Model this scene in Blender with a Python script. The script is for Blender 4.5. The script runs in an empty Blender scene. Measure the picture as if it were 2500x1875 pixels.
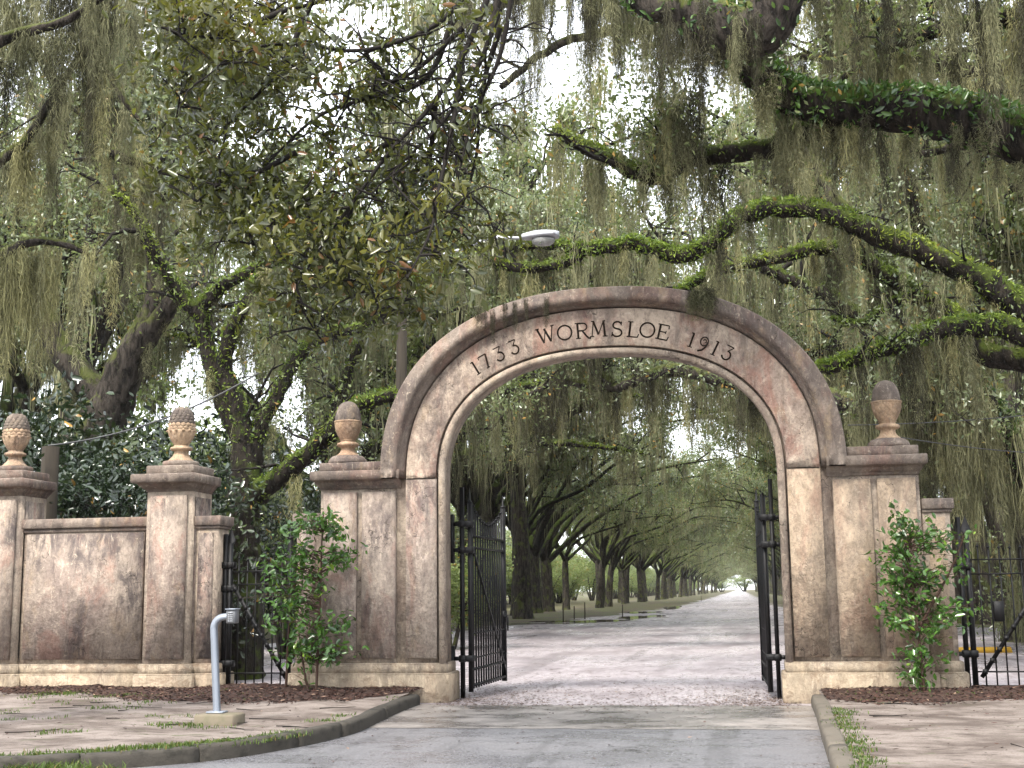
import bpy, math, random
import numpy as np
from mathutils import Vector, Matrix

random.seed(7)
RNG = np.random.default_rng(11)
SC = bpy.context.scene
COL = SC.collection

# ------------------------------------------------------------------ camera
F_PX, YAW, PITCH, ROLL = 3132.2, .1724, .1608, -.0128
CAM = np.array([1.8654, -18.7867, 1.55])
_F = np.array([-math.sin(YAW) * math.cos(PITCH), math.cos(YAW) * math.cos(PITCH), math.sin(PITCH)])
_R0 = np.array([math.cos(YAW), math.sin(YAW), 0.])
_U0 = np.cross(_R0, _F)
_R = math.cos(ROLL) * _R0 + math.sin(ROLL) * _U0
_U = -math.sin(ROLL) * _R0 + math.cos(ROLL) * _U0
cd = bpy.data.cameras.new('camera')
cd.sensor_width = 36.0
cd.sensor_fit = 'HORIZONTAL'
cd.lens = F_PX / 2500 * 36
cd.clip_start = .1
cd.clip_end = 5000
cam = bpy.data.objects.new('camera', cd)
COL.objects.link(cam)
m = Matrix.Identity(4)
for i in range(3):
    m[i][0], m[i][1], m[i][2], m[i][3] = _R[i], _U[i], -_F[i], CAM[i]
cam.matrix_world = m
SC.camera = cam

def at(u, v, Y):
    """world point at depth plane Y seen at photograph pixel (u, v)"""
    d = _F + _R * (u - 1250) / F_PX - _U * (v - 937.5) / F_PX
    return CAM + d * ((Y - CAM[1]) / d[1])

# ------------------------------------------------------------------ world, sun, exposure
SUN_EL, SUN_AZ = math.radians(52), math.radians(200)      # azimuth clockwise from +Y: behind the camera, a little left
W = bpy.data.worlds.new('World')
SC.world = W
W.use_nodes = True
wn, wl = W.node_tree.nodes, W.node_tree.links
wn.clear()
sky = wn.new('ShaderNodeTexSky')
sky.sky_type = 'NISHITA'
sky.sun_disc = False
sky.sun_elevation = SUN_EL
sky.sun_rotation = SUN_AZ
sky.dust_density = 4.0
mixw = wn.new('ShaderNodeMix')
mixw.data_type = 'RGBA'
mixw.inputs[0].default_value = .78
mixw.inputs[7].default_value = (9.0, 9.3, 9.8, 1)          # even white overcast veil
bg = wn.new('ShaderNodeBackground')
bg.inputs[1].default_value = .075
wo = wn.new('ShaderNodeOutputWorld')
wl.new(sky.outputs[0], mixw.inputs[6])
wl.new(mixw.outputs[2], bg.inputs[0])
wl.new(bg.outputs[0], wo.inputs[0])
sd = bpy.data.lights.new('sun', 'SUN')
sd.energy = 1.5
sd.angle = math.radians(14)
sd.color = (1.0, .95, .87)
so = bpy.data.objects.new('sun', sd)
COL.objects.link(so)
_sdir = Vector((math.sin(SUN_AZ) * math.cos(SUN_EL), math.cos(SUN_AZ) * math.cos(SUN_EL), math.sin(SUN_EL)))
so.rotation_euler = _sdir.to_track_quat('Z', 'Y').to_euler()
so.location = (0, -30, 30)
SC.view_settings.view_transform = 'Standard'
SC.view_settings.look = 'None'
SC.view_settings.exposure = 2.5
SC.view_settings.gamma = 1
SC.view_settings.use_curve_mapping = False
SC.cycles.max_bounces = 6
SC.cycles.diffuse_bounces = 3
SC.cycles.glossy_bounces = 2
SC.cycles.transmission_bounces = 3
SC.cycles.transparent_max_bounces = 4
SC.cycles.use_denoising = True
SC.cycles.sample_clamp_indirect = 4

# ------------------------------------------------------------------ mesh helpers
def link(o, parent=None):
    COL.objects.link(o)
    if parent is not None:
        o.parent = parent
    return o

def mesh(name, V, F, mat=None, smooth=False):
    """V (N,3) array, F an (M,k) array or a list of index tuples / arrays"""
    me = bpy.data.meshes.new(name)
    V = np.asarray(V, dtype=np.float32).reshape(-1, 3)
    if isinstance(F, np.ndarray):
        F = [F]
    if len(F) and isinstance(F[0], np.ndarray) and F[0].ndim == 2:
        loops = np.concatenate([f.ravel() for f in F]).astype(np.int32)
        tot = np.concatenate([np.full(len(f), f.shape[1]) for f in F]).astype(np.int32)
    else:
        loops = np.array([i for f in F for i in f], dtype=np.int32)
        tot = np.array([len(f) for f in F], dtype=np.int32)
    start = np.concatenate([[0], np.cumsum(tot)[:-1]]).astype(np.int32)
    me.vertices.add(len(V))
    me.vertices.foreach_set('co', V.ravel())
    me.loops.add(len(loops))
    me.loops.foreach_set('vertex_index', loops)
    me.polygons.add(len(tot))
    me.polygons.foreach_set('loop_start', start)
    me.polygons.foreach_set('loop_total', tot)
    if smooth:
        me.polygons.foreach_set('use_smooth', np.ones(len(tot), dtype=bool))
    me.update(calc_edges=True)
    me.validate()
    if mat is not None:
        me.materials.append(mat)
    return me

def obj(name, me, parent=None, loc=None, rot=None, scale=None):
    o = bpy.data.objects.new(name, me)
    link(o, parent)
    if loc is not None:
        o.location = loc
    if rot is not None:
        o.rotation_euler = rot
    if scale is not None:
        o.scale = scale
    return o

def tag(o, label=None, cat=None, group=None, kind=None):
    if label:
        o['label'] = label
    if cat:
        o['category'] = cat
    if group:
        o['group'] = group
    if kind:
        o['kind'] = kind
    return o

def empty(name, loc=(0, 0, 0), rz=0):
    o = bpy.data.objects.new(name, None)
    o.empty_display_size = .2
    COL.objects.link(o)
    o.location = loc
    o.rotation_euler = (0, 0, rz)
    return o

def copy_tree(o, parent=None):
    c = o.copy()
    COL.objects.link(c)
    c.parent = parent
    for ch in o.children:
        if ch is not c:
            copy_tree(ch, c)
    return c

class MB:
    def __init__(s):
        s.v, s.f = [], []
    def add(s, V, F):
        b = len(s.v)
        s.v += [tuple(p) for p in V]
        s.f += [tuple(i + b for i in f) for f in F]
        return s
    def frus(s, x0, x1, y0, y1, z0, X0, X1, Y0, Y1, z1):
        V = [(x0, y0, z0), (x1, y0, z0), (x1, y1, z0), (x0, y1, z0), (X0, Y0, z1), (X1, Y0, z1), (X1, Y1, z1), (X0, Y1, z1)]
        return s.add(V, [(3, 2, 1, 0), (4, 5, 6, 7), (0, 1, 5, 4), (1, 2, 6, 5), (2, 3, 7, 6), (3, 0, 4, 7)])
    def box(s, x0, x1, y0, y1, z0, z1, b=0.0):
        """box with bevelled vertical and top edges"""
        if x0 > x1: x0, x1 = x1, x0
        if b <= 0:
            return s.frus(x0, x1, y0, y1, z0, x0, x1, y0, y1, z1)
        def ring(z, e):
            return [(x0 + b + e, y0 + e, z), (x1 - b - e, y0 + e, z), (x1 - e, y0 + b + e, z), (x1 - e, y1 - b - e, z), (x1 - b - e, y1 - e, z), (x0 + b + e, y1 - e, z), (x0 + e, y1 - b - e, z), (x0 + e, y0 + b + e, z)]
        V = ring(z0, b * .8) + ring(z0 + b, 0) + ring(z1 - b, 0) + ring(z1, b * .8)
        F = [tuple(range(7, -1, -1)), tuple(range(24, 32))]
        for k in range(3):
            for i in range(8):
                j = (i + 1) % 8
                F.append((k * 8 + i, k * 8 + j, k * 8 + 8 + j, k * 8 + 8 + i))
        return s.add(V, F)
    def tube(s, path, r, sides=8, cap=True, rough=0.0):
        V, F = tube_np(path, r, sides, rough)
        b = len(s.v)
        s.add(V, [tuple(f) for f in F])
        if cap:
            n = len(path)
            s.f.append(tuple(b + i for i in range(sides - 1, -1, -1)))
            s.f.append(tuple(b + (n - 1) * sides + i for i in range(sides)))
        return s
    def lathe(s, prof, seg=32, c=(0, 0), fn=None):
        V, F = [], []
        for (r, z) in prof:
            for i in range(seg):
                a = 2 * math.pi * i / seg
                rr = r * (fn(a, z) if fn else 1)
                V.append((c[0] + rr * math.cos(a), c[1] + rr * math.sin(a), z))
        n = len(prof)
        for k in range(n - 1):
            for i in range(seg):
                j = (i + 1) % seg
                F.append((k * seg + i, k * seg + j, (k + 1) * seg + j, (k + 1) * seg + i))
        F.append(tuple(range(seg - 1, -1, -1)))
        F.append(tuple((n - 1) * seg + i for i in range(seg)))
        return s.add(V, F)
    def bar(s, a, b, w, d=None):
        """square bar from a to b"""
        d = d or w
        a, b = Vector(a), Vector(b)
        t = (b - a).normalized()
        up = Vector((0, 1, 0)) if abs(t.y) < .9 else Vector((1, 0, 0))
        p = t.cross(up).normalized() * w / 2
        q = t.cross(p).normalized() * d / 2
        V = [a + p + q, a - p + q, a - p - q, a + p - q, b + p + q, b - p + q, b - p - q, b + p - q]
        return s.add(V, [(0, 1, 2, 3), (7, 6, 5, 4), (0, 4, 5, 1), (1, 5, 6, 2), (2, 6, 7, 3), (3, 7, 4, 0)])
    def build(s, name, mat, parent=None, smooth=False, loc=None, fix=True):
        me = mesh(name, np.array(s.v), s.f, mat, smooth)
        if fix:
            import bmesh
            bm = bmesh.new()
            bm.from_mesh(me)
            bmesh.ops.recalc_face_normals(bm, faces=bm.faces)
            bm.to_mesh(me)
            bm.free()
        return obj(name, me, parent, loc)

def catmull(P, n):
    """smooth resample of control points P (k,d) to n points"""
    P = np.asarray(P, float)
    if len(P) == 2:
        t = np.linspace(0, 1, n)[:, None]
        return P[0] * (1 - t) + P[1] * t
    Q = np.vstack([2 * P[0] - P[1], P, 2 * P[-1] - P[-2]])
    u = np.linspace(0, len(P) - 1 - 1e-6, n)
    i = u.astype(int)
    t = (u - i)[:, None]
    p0, p1, p2, p3 = Q[i], Q[i + 1], Q[i + 2], Q[i + 3]
    return .5 * (2 * p1 + (-p0 + p2) * t + (2 * p0 - 5 * p1 + 4 * p2 - p3) * t ** 2 + (-p0 + 3 * p1 - 3 * p2 + p3) * t ** 3)

def tube_np(path, r, sides=8, rough=0.0, phase=0.0):
    P = np.asarray(path, float)
    n = len(P)
    r = np.broadcast_to(np.asarray(r, float), (n,))
    T = np.gradient(P, axis=0)
    T /= np.linalg.norm(T, axis=1, keepdims=True) + 1e-9
    ref = np.array([0, 0, 1.]) if abs(T[0][2]) < .9 else np.array([1., 0, 0])
    A = np.zeros_like(P)
    a = np.cross(T[0], ref)
    for i in range(n):
        a = a - T[i] * (a @ T[i])
        a /= np.linalg.norm(a) + 1e-9
        A[i] = a
    B = np.cross(T, A)
    th = np.arange(sides) * 2 * math.pi / sides + phase
    rr = np.repeat(r[:, None], sides, 1)
    if rough:
        rr = rr * (1 + rough * (RNG.random((n, sides)) - .5) * 2)
    V = P[:, None, :] + rr[:, :, None] * (np.cos(th)[None, :, None] * A[:, None, :] + np.sin(th)[None, :, None] * B[:, None, :])
    i, j = np.meshgrid(np.arange(n - 1), np.arange(sides), indexing='ij')
    k = (j + 1) % sides
    F = np.stack([i * sides + j, i * sides + k, (i + 1) * sides + k, (i + 1) * sides + j], -1).reshape(-1, 4)
    return V.reshape(-1, 3), F

# ------------------------------------------------------------------ materials
class NT:
    def __init__(s, name):
        s.m = bpy.data.materials.new(name)
        s.m.use_nodes = True
        s.n, s.l = s.m.node_tree.nodes, s.m.node_tree.links
        s.n.clear()
        s.out = s.n.new('ShaderNodeOutputMaterial')
        s.p = s.n.new('ShaderNodeBsdfPrincipled')
        s.l.new(s.p.outputs[0], s.out.inputs[0])
        s._pos = None
    def set(s, inp, v):
        if hasattr(v, 'is_linked') or hasattr(v, 'links'):
            s.l.new(v, inp)
        elif isinstance(v, (tuple, list)) and len(v) == 3 and inp.type == 'RGBA':
            inp.default_value = (*v, 1)
        else:
            inp.default_value = v
    def pos(s):
        if s._pos is None:
            g = s.n.new('ShaderNodeNewGeometry')
            s._geo = g
            s._pos = g.outputs['Position']
        return s._pos
    def geo(s, name):
        s.pos()
        return s._geo.outputs[name]
    def mapped(s, scale=(1, 1, 1), off=(0, 0, 0), src=None):
        mp = s.n.new('ShaderNodeMapping')
        s.l.new(src or s.pos(), mp.inputs[0])
        mp.inputs[1].default_value = off
        mp.inputs[3].default_value = scale
        return mp.outputs[0]
    def noise(s, scale=(1, 1, 1), off=(0, 0, 0), detail=4, rough=.55, src=None, dist=0):
        t = s.n.new('ShaderNodeTexNoise')
        s.l.new(s.mapped(scale, off, src), t.inputs['Vector'])
        t.inputs['Scale'].default_value = 1
        t.inputs['Detail'].default_value = detail
        t.inputs['Roughness'].default_value = rough
        t.inputs['Distortion'].default_value = dist
        return t.outputs[0]
    def vor(s, scale=(1, 1, 1), feat='F1', out='Distance'):
        t = s.n.new('ShaderNodeTexVoronoi')
        t.feature = feat
        s.l.new(s.mapped(scale), t.inputs['Vector'])
        t.inputs['Scale'].default_value = 1
        return t.outputs[out]
    def ramp(s, v, a, b, lo=0., hi=1.):
        t = s.n.new('ShaderNodeMapRange')
        t.interpolation_type = 'SMOOTHSTEP'
        s.set(t.inputs[0], v)
        t.inputs[1].default_value, t.inputs[2].default_value = a, b
        t.inputs[3].default_value, t.inputs[4].default_value = lo, hi
        return t.outputs[0]
    def math(s, op, a, b=0.):
        t = s.n.new('ShaderNodeMath')
        t.operation = op
        s.set(t.inputs[0], a)
        s.set(t.inputs[1], b)
        return t.outputs[0]
    def mix(s, fac, a, b, mode='MIX'):
        t = s.n.new('ShaderNodeMix')
        t.data_type = 'RGBA'
        t.blend_type = mode
        s.set(t.inputs[0], fac)
        s.set(t.inputs[6], a)
        s.set(t.inputs[7], b)
        return t.outputs[2]
    def xyz(s, v=None):
        t = s.n.new('ShaderNodeSeparateXYZ')
        s.l.new(v or s.pos(), t.inputs[0])
        return t.outputs
    def bump(s, h, strength=.3, dist=.01):
        t = s.n.new('ShaderNodeBump')
        t.inputs['Strength'].default_value = strength
        t.inputs['Distance'].default_value = dist
        s.l.new(h, t.inputs['Height'])
        s.l.new(t.outputs[0], s.p.inputs['Normal'])
    def done(s, col, rough=.8, spec=.3, metal=0.):
        s.set(s.p.inputs['Base Color'], col)
        s.set(s.p.inputs['Roughness'], rough)
        s.set(s.p.inputs['Specular IOR Level'], spec)
        s.set(s.p.inputs['Metallic'], metal)
        return s.m

def stucco(name, light, mid, red=.5, dark=.6, off=(0, 0, 0), cream=0.):
    t = NT(name)
    big = t.noise((1.0, 1.0, .7), off, 6, .62, dist=.4)
    c = t.mix(t.ramp(big, .38, .62), mid, light)
    # trowel blotches
    bl = t.noise((6.5, 6.5, 4.5), (off[0] + 2, 8, off[2] + 1), 7, .7, dist=.5)
    c = t.mix(t.ramp(bl, .36, .50, .5, 0), c, tuple(v * .5 for v in mid))
    c = t.mix(t.ramp(bl, .52, .66, 0, .65), c, tuple(min(.8, v * 1.35) for v in light))
    # rust-red weathering patches
    rd = t.noise((1.9, 1.9, .8), (off[0] + 7, off[1], off[2] + 3), 8, .72, dist=.8)
    c = t.mix(t.ramp(rd, .48, .62, 0, red), c, (.25, .115, .085))
    # ochre patches
    oc = t.noise((2.6, 2.6, 1.3), (off[0] + 17, 2, off[2] + 13), 7, .7)
    c = t.mix(t.ramp(oc, .54, .68, 0, .35), c, (.34, .245, .14))
    # black mould running down the face
    st = t.noise((5.0, 5.0, 1.9), (off[0] + 3, 5, off[2]), 8, .72, dist=.6)
    bp = t.noise((1.0, 1.0, .5), (off[0] + 21, 9, off[2] + 5), 6, .66)
    dk = t.math('MULTIPLY', t.ramp(st, .38, .58), t.ramp(bp, .42, .60))
    c = t.mix(t.math('MULTIPLY', dk, dark), c, (.040, .034, .038))
    st2 = t.noise((13, 13, 2.6), (off[0] + 1, 15, 4), 7, .74)
    c = t.mix(t.ramp(st2, .52, .70, 0, dark * .7), c, (.062, .050, .046))
    # pale scraped and lichen flecks, thin runs
    fl = t.noise((10, 10, 8), (off[0], 3, 9), 9, .8, dist=1.0)
    c = t.mix(t.ramp(fl, .56, .66, 0, .65), c, (.45, .38, .29))
    run = t.noise((15, 15, 2.6), (off[0] + 5, 1, 2), 7, .7, dist=.5)
    c = t.mix(t.ramp(run, .60, .70, 0, .5), c, (.46, .39, .31))
    fine = t.noise((30, 30, 26), detail=6, rough=.8)
    c = t.mix(t.ramp(fine, .36, .54, .42, 0), c, (.085, .065, .055))
    vr = t.n.new('ShaderNodeTexVoronoi'); vr.feature = 'DISTANCE_TO_EDGE'
    wv = t.n.new('ShaderNodeVectorMath'); wv.operation = 'ADD'
    nz_ = t.n.new('ShaderNodeTexNoise'); t.l.new(t.mapped((3, 3, 3), off), nz_.inputs['Vector']); nz_.inputs['Scale'].default_value = 1; nz_.inputs['Detail'].default_value = 4
    t.l.new(t.mapped((.9, .9, .55), off), wv.inputs[0]); t.l.new(nz_.outputs[1], wv.inputs[1]); t.l.new(wv.outputs[0], vr.inputs['Vector']); vr.inputs['Scale'].default_value = 1
    ck = t.math('MULTIPLY', t.ramp(vr.outputs['Distance'], .002, .008, 1, 0), t.ramp(bp, .46, .56, 0, .75))
    c = t.mix(ck, c, (.03, .024, .02))
    if cream:
        z = t.xyz()[2]
        cz = t.math('ADD', z, t.ramp(t.noise((2.5, 2.5, 2.5), (3, 1, 1), 6), .2, .8, -.3, .3))
        c = t.mix(t.ramp(cz, .25, .75, cream, 0), c, (.36, .285, .185))
        sp = t.noise((3.5, 3.5, 7), (5, 5, 5), 8, .75, dist=.6)
        c = t.mix(t.ramp(sp, .50, .64, 0, .75), c, (.13, .09, .062))
        sp2 = t.noise((9, 9, 2), (15, 5, 5), 7, .75)
        c = t.mix(t.ramp(sp2, .54, .66, 0, .6), c, (.085, .066, .050))
    h = t.noise((40, 40, 40), detail=6, rough=.75)
    h2 = t.noise((9, 9, 9), detail=5)
    hh = t.math('ADD', h, t.math('MULTIPLY', h2, 2.0))
    t.bump(hh, .8, .016)
    return t.done(c, .88, .2)

def simple(name, col, rough=.6, spec=.3, metal=0., var=.35, sc=(8, 8, 8), dirt=(.06, .05, .04), bump=.2):
    t = NT(name)
    n = t.noise(sc, detail=6, rough=.65)
    c = t.mix(t.ramp(n, .45, .72, 0, var), col, dirt)
    if bump:
        t.bump(t.noise((55, 55, 55), detail=4), bump, .006)
    return t.done(c, rough, spec, metal)

M = {}
M['stucco_l'] = stucco('stucco_left', (.385, .322, .262), (.285, .228, .19), .42, .68, (0, 0, 0), 0)
M['stucco_r'] = stucco('stucco_right', (.385, .300, .215), (.32, .245, .175), .32, .42, (31, 7, 0), 0)
M['stucco_wall'] = stucco('stucco_wall', (.30, .246, .199), (.205, .161, .137), .42, .8, (9, 40, 2), 0)
M['stucco_arch'] = stucco('stucco_arch', (.40, .328, .258), (.30, .232, .188), .6, .65, (55, 4, 20), 0)
M['frame'] = stucco('stucco_frame', (.37, .308, .24), (.28, .226, .178), .15, .45, (80, 4, 3), 0)
M['plinth'] = stucco('stucco_plinth', (.31, .257, .19), (.225, .182, .137), .15, .6, (3, 60, 3), .25)
M['hood'] = stucco('weathered_stone', (.205, .168, .138), (.128, .102, .085), .25, .6, (12, 60, 33), 0)
M['mortar'] = simple('pale_mortar', (.45, .40, .34), .9, .2)
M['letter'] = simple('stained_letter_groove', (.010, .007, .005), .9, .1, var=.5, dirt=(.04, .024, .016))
M['iron'] = simple('black_iron', (.0025, .0025, .003), .5, .25, 0, .4, (14, 14, 14), (.010, .006, .004), .35)
M['terracotta'] = stucco('finial_stone', (0.368, 0.264, 0.172), (0.264, 0.180, 0.112), .2, .55, (66, 1, 8), 0)
M['nut'] = stucco('finial_dark_stone', (.165, .135, .108), (.095, .077, .063), .1, .6, (70, 11, 8), 0)
M['galv'] = simple('grey_painted_steel', (.21, .235, .275), .38, .5, .35, .35, (5, 5, 3), (.16, .15, .15), .05)
M['plastic'] = simple('grey_keypad_box', (.085, .088, .095), .45, .4, 0, .2, (9, 9, 9), (.08, .07, .06), .05)
M['keys'] = simple('pale_keys', (.25, .26, .28), .5, .4, var=.2)
M['kerb_r'] = simple('pale_kerb_concrete', (.092, .079, .062), .85, .3, 0, .8, (5, 5, 5), (.05, .043, .032), .7)
M['concrete'] = simple('old_concrete', (.13, .11, .08), .9, .2, 0, .8, (4, 4, 4), (.085, .085, .05), .5)
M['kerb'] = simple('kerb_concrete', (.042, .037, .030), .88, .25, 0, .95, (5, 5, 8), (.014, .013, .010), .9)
M['lamp'] = simple('lamp_aluminium', (.30, .305, .33), .4, .5, .2, .2, (4, 4, 4), (.3, .3, .3), .03)
M['glass'] = simple('lamp_glass', (.20, .20, .19), .15, .6, 0, .3, (12, 12, 12), (.3, .28, .25), .0)
M['pole'] = simple('weathered_pole', (.030, .025, .019), .9, .15, 0, .8, (30, 30, 1.2), (.012, .010, .009), .4)
M['wire'] = simple('wire', (.05, .05, .05), .5, .4, var=.1, bump=0)
M['yellow'] = simple('yellow_paint', (.35, .20, .012), .6, .3, var=.3)
M['stake'] = simple('dark_stake', (.04, .033, .028), .9, .1)
# ------------------------------------------------------------------ ground
def ground_mat():
    t = NT('sand_and_verge')
    X = t.xyz()
    wid = t.n.new('ShaderNodeFloatCurve')
    mr = t.ramp(X[1], 0, 160)
    # half-width of the pale sand against distance down the avenue
    lin = t.n.new('ShaderNodeMapRange')
    t.l.new(X[1], lin.inputs[0])
    for i, v in zip((1, 2, 3, 4), (0, 160, 0, 1)):
        lin.inputs[i].default_value = v
    cv = wid.mapping.curves[0]
    pts = [(0, 1.0), (.12, .80), (.27, .53), (.40, .40), (.65, .28), (1.0, .24)]
    cv.points[0].location, cv.points[1].location = pts[0], pts[-1]
    for p in pts[1:-1]:
        cv.points.new(*p)
    wid.mapping.update()
    t.l.new(lin.outputs[0], wid.inputs['Value'])
    w = t.math('MULTIPLY', wid.outputs[0], 17.0)
    ed = t.noise((.35, .16, 1), (3, 0, 0), 5, .6)
    w = t.math('ADD', w, t.ramp(ed, .2, .8, -1.3, 1.3))
    ax = t.math('ABSOLUTE', t.math('SUBTRACT', X[0], .3))
    d = t.math('SUBTRACT', ax, w)
    verge = t.ramp(d, -.5, .7)
    # sand
    n1 = t.noise((.55, .22, 1), (2, 9, 0), 8, .7)
    n2 = t.noise((3.2, 1.3, 1), (0, 4, 0), 8, .72)
    n3 = t.noise((14, 14, 14), detail=8, rough=.8)
    sand = t.mix(t.ramp(n1, .36, .62), (.21, .184, .192), (.42, .382, .40))
    sand = t.mix(t.ramp(n2, .50, .68, 0, .65), sand, (.085, .068, .066))
    sand = t.mix(t.ramp(n3, .50, .66, 0, .6), sand, (.06, .045, .040))
    # tyre ruts along the avenue
    rut = t.noise((1.1, .05, 1), (5, 1, 0), 3, .5)
    sand = t.mix(t.ramp(rut, .54, .66, 0, .45), sand, (.12, .105, .108))
    # verge: grass, leaf litter, bare earth
    g1 = t.noise((.5, .3, 1), (11, 3, 0), 6, .65)
    grass = t.mix(t.ramp(n3, .35, .65), (.035, .045, .010), (.10, .10, .03))
    lit = t.mix(t.ramp(n3, .4, .62), (.03, .018, .012), (.10, .068, .052))
    vg = t.mix(t.ramp(g1, .44, .58), grass, lit)
    col = t.mix(verge, sand, vg)
    t.bump(t.math('ADD', n3, t.math('MULTIPLY', n2, 2.)), .5, .03)
    wet = t.ramp(n1, .42, .60, .50, .20)
    rough = t.math('MAXIMUM', wet, t.math('MULTIPLY', verge, .9))
    return t.done(col, rough, .3)

def asphalt_mat():
    t = NT('wet_asphalt')
    a = t.noise((48, 48, 48), detail=4, rough=.8)
    b = t.noise((.7, 1.0, 1), (4, 2, 0), 9, .75)
    c2 = t.noise((2.2, 2.2, 1), (8, 2, 0), 6, .65)
    X = t.xyz()
    c = t.mix(t.ramp(a, .38, .62), (.026, .026, .029), (.205, .202, .216))
    c = t.mix(t.ramp(b, .46, .66, 0, .35), c, (.10, .094, .092))
    # sand washed over the slab close to the gate
    yy = t.math('ADD', X[1], t.ramp(b, .2, .8, -1.2, 1.2))
    
    c = t.mix(t.ramp(c2, .56, .70, 0, .35), c, (.04, .038, .038))
    vr = t.n.new('ShaderNodeTexVoronoi'); vr.feature = 'DISTANCE_TO_EDGE'
    nd = t.n.new('ShaderNodeTexNoise'); t.l.new(t.mapped((2.5, 2.5, 2.5)), nd.inputs['Vector']); nd.inputs['Scale'].default_value = 1; nd.inputs['Detail'].default_value = 6
    va = t.n.new('ShaderNodeVectorMath'); va.operation = 'ADD'
    t.l.new(t.mapped((.38, .5, 1)), va.inputs[0]); t.l.new(nd.outputs[1], va.inputs[1]); t.l.new(va.outputs[0], vr.inputs['Vector']); vr.inputs['Scale'].default_value = 1
    ck = t.math('MULTIPLY', t.ramp(vr.outputs['Distance'], .003, .012, 1, 0), t.ramp(c2, .42, .56, 0, .85))
    c = t.mix(ck, c, (.012, .011, .010))
    tw = t.noise((2.6, .12, 1), (3, 7, 0), 3, .5)
    c = t.mix(t.ramp(tw, .54, .66, 0, .35), c, (.045, .044, .046))
    t.bump(a, .6, .006)
    wetr = t.ramp(b, .40, .60, .22, .5)
    return t.done(c, wetr, .45)

def earth_mat():
    t = NT('sandy_earth_bank')
    n1 = t.noise((1.1, 1.6, 1), (0, 3, 0), 6, .65)
    n2 = t.noise((3.2, 9.0, 1), (5, 3, 0), 7, .7)
    n3 = t.noise((40, 40, 40), detail=5)
    c = t.mix(t.ramp(n1, .34, .62), (.075, .057, .047), (.185, .155, .136))
    c = t.mix(t.ramp(n2, .50, .66, 0, .8), c, (.034, .023, .017))
    g = t.noise((1.5, 2.6, 1), (9, 9, 0), 6, .7)
    c = t.mix(t.ramp(g, .58, .68, 0, .75), c, (.04, .05, .012))
    c = t.mix(t.ramp(n3, .5, .7, 0, .5), c, (.055, .04, .032))
    t.bump(t.math('ADD', n3, t.math('MULTIPLY', n2, 3.)), .6, .02)
    return t.done(c, .8, .3)

M['ground'] = ground_mat()
M['asphalt'] = asphalt_mat()
M['earth'] = earth_mat()
def chip_mat(name, a, b, c3):
    t = NT(name)
    r = t.geo('Random Per Island')
    c = t.mix(t.ramp(r, 0, .85), a, b)
    c = t.mix(t.ramp(r, .93, .95), c, c3)
    return t.done(c, .75, .3)
M['mulch'] = chip_mat('bark_mulch', (.010, .005, .004), (.060, .027, .019), (.20, .13, .09))
M['litter'] = chip_mat('dead_leaf_litter', (.025, .015, .011), (.10, .065, .046), (.22, .17, .13))
def puddle_mat():
    t = NT('puddle_water')
    t.bump(t.noise((3, 3, 3), detail=2), .04, .01)
    return t.done((.045, .042, .035), .03, .5)
M['puddle'] = puddle_mat()

gr = obj('ground', mesh('ground', [(-2500, -400, -.03), (2500, -400, -.03), (2500, 4000, -.03), (-2500, 4000, -.03)], [(0, 1, 2, 3)], M['ground']))
tag(gr, kind='structure')

KL = [(-2.66, -.70), (-2.64, -1.8), (-2.55, -3.2), (-2.48, -4.35), (-2.60, -5.35), (-2.78, -6.0), (-3.05, -6.68), (-3.55, -7.25), (-4.3, -7.75), (-5.4, -8.2), (-7.5, -8.8), (-11, -9.5)]
klp = catmull(KL, 160)
KR = [(2.73, -.80), (2.70, -2.5), (2.64, -4.4), (2.58, -6.6), (2.52, -9.0), (2.46, -12.0)]
krp = catmull(KR, 120)

# asphalt apron between the kerbs, up to the seam at the gate
ap = [(x, y) for x, y in klp[::4]] + [(-11, -40), (14, -40), (14, -12.2)] + [(x, y) for x, y in krp[::-4]]
ap = [(x + (.02 if x < 0 else -.02) * 0, y) for x, y in ap]
seam = [(2.73 - (2.73 + 2.66) * k / 24, -.78 + .05 * math.sin(k * 1.7) + .04 * math.sin(k * 4.1)) for k in range(1, 24)]
outline = ap + [(2.73, -.78)] + seam
me = mesh('road', [(x, y, 0) for x, y in outline], [tuple(range(len(outline)))], M['asphalt'])
tag(obj('road', me), kind='structure')

def apron_mat():
    t = NT('sandy_concrete_apron')
    n1 = t.noise((.8, 1.2, 1), (6, 1, 0), 8, .7)
    n2 = t.noise((40, 40, 40), detail=5, rough=.8)
    n3 = t.noise((4, 6, 1), (1, 1, 0), 8, .75)
    c = t.mix(t.ramp(n1, .36, .64), (.11, .102, .099), (.235, .212, .195))
    c = t.mix(t.ramp(n3, .50, .68, 0, .6), c, (.06, .050, .044))
    c = t.mix(t.ramp(n2, .48, .64, 0, .6), c, (.035, .03, .028))
    t.bump(n2, .5, .006)
    return t.done(c, t.ramp(n1, .4, .6, .22, .5), .45)
M['apron'] = apron_mat()
pts_ = [(x, y) for x, y in klp if y > -3.85][::3]
lx = [(x + .004, y) for x, y in pts_] + [(-2.50, -3.85)] + [(-2.5 + 5.15 * k / 20, -3.85 + .03 * math.sin(k * 2.3) + .05 * k / 20) for k in range(1, 20)] + [(2.65, -3.80)] + [(x - .004, y) for x, y in krp if y > -3.75][::-3] + [(2.72, -.80)] + [(x * .998, y - .02) for x, y in seam]
tag(obj('apron', mesh('apron', [(x, y, .004) for x, y in lx], [tuple(range(len(lx)))], M['apron'])), kind='structure')

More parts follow.
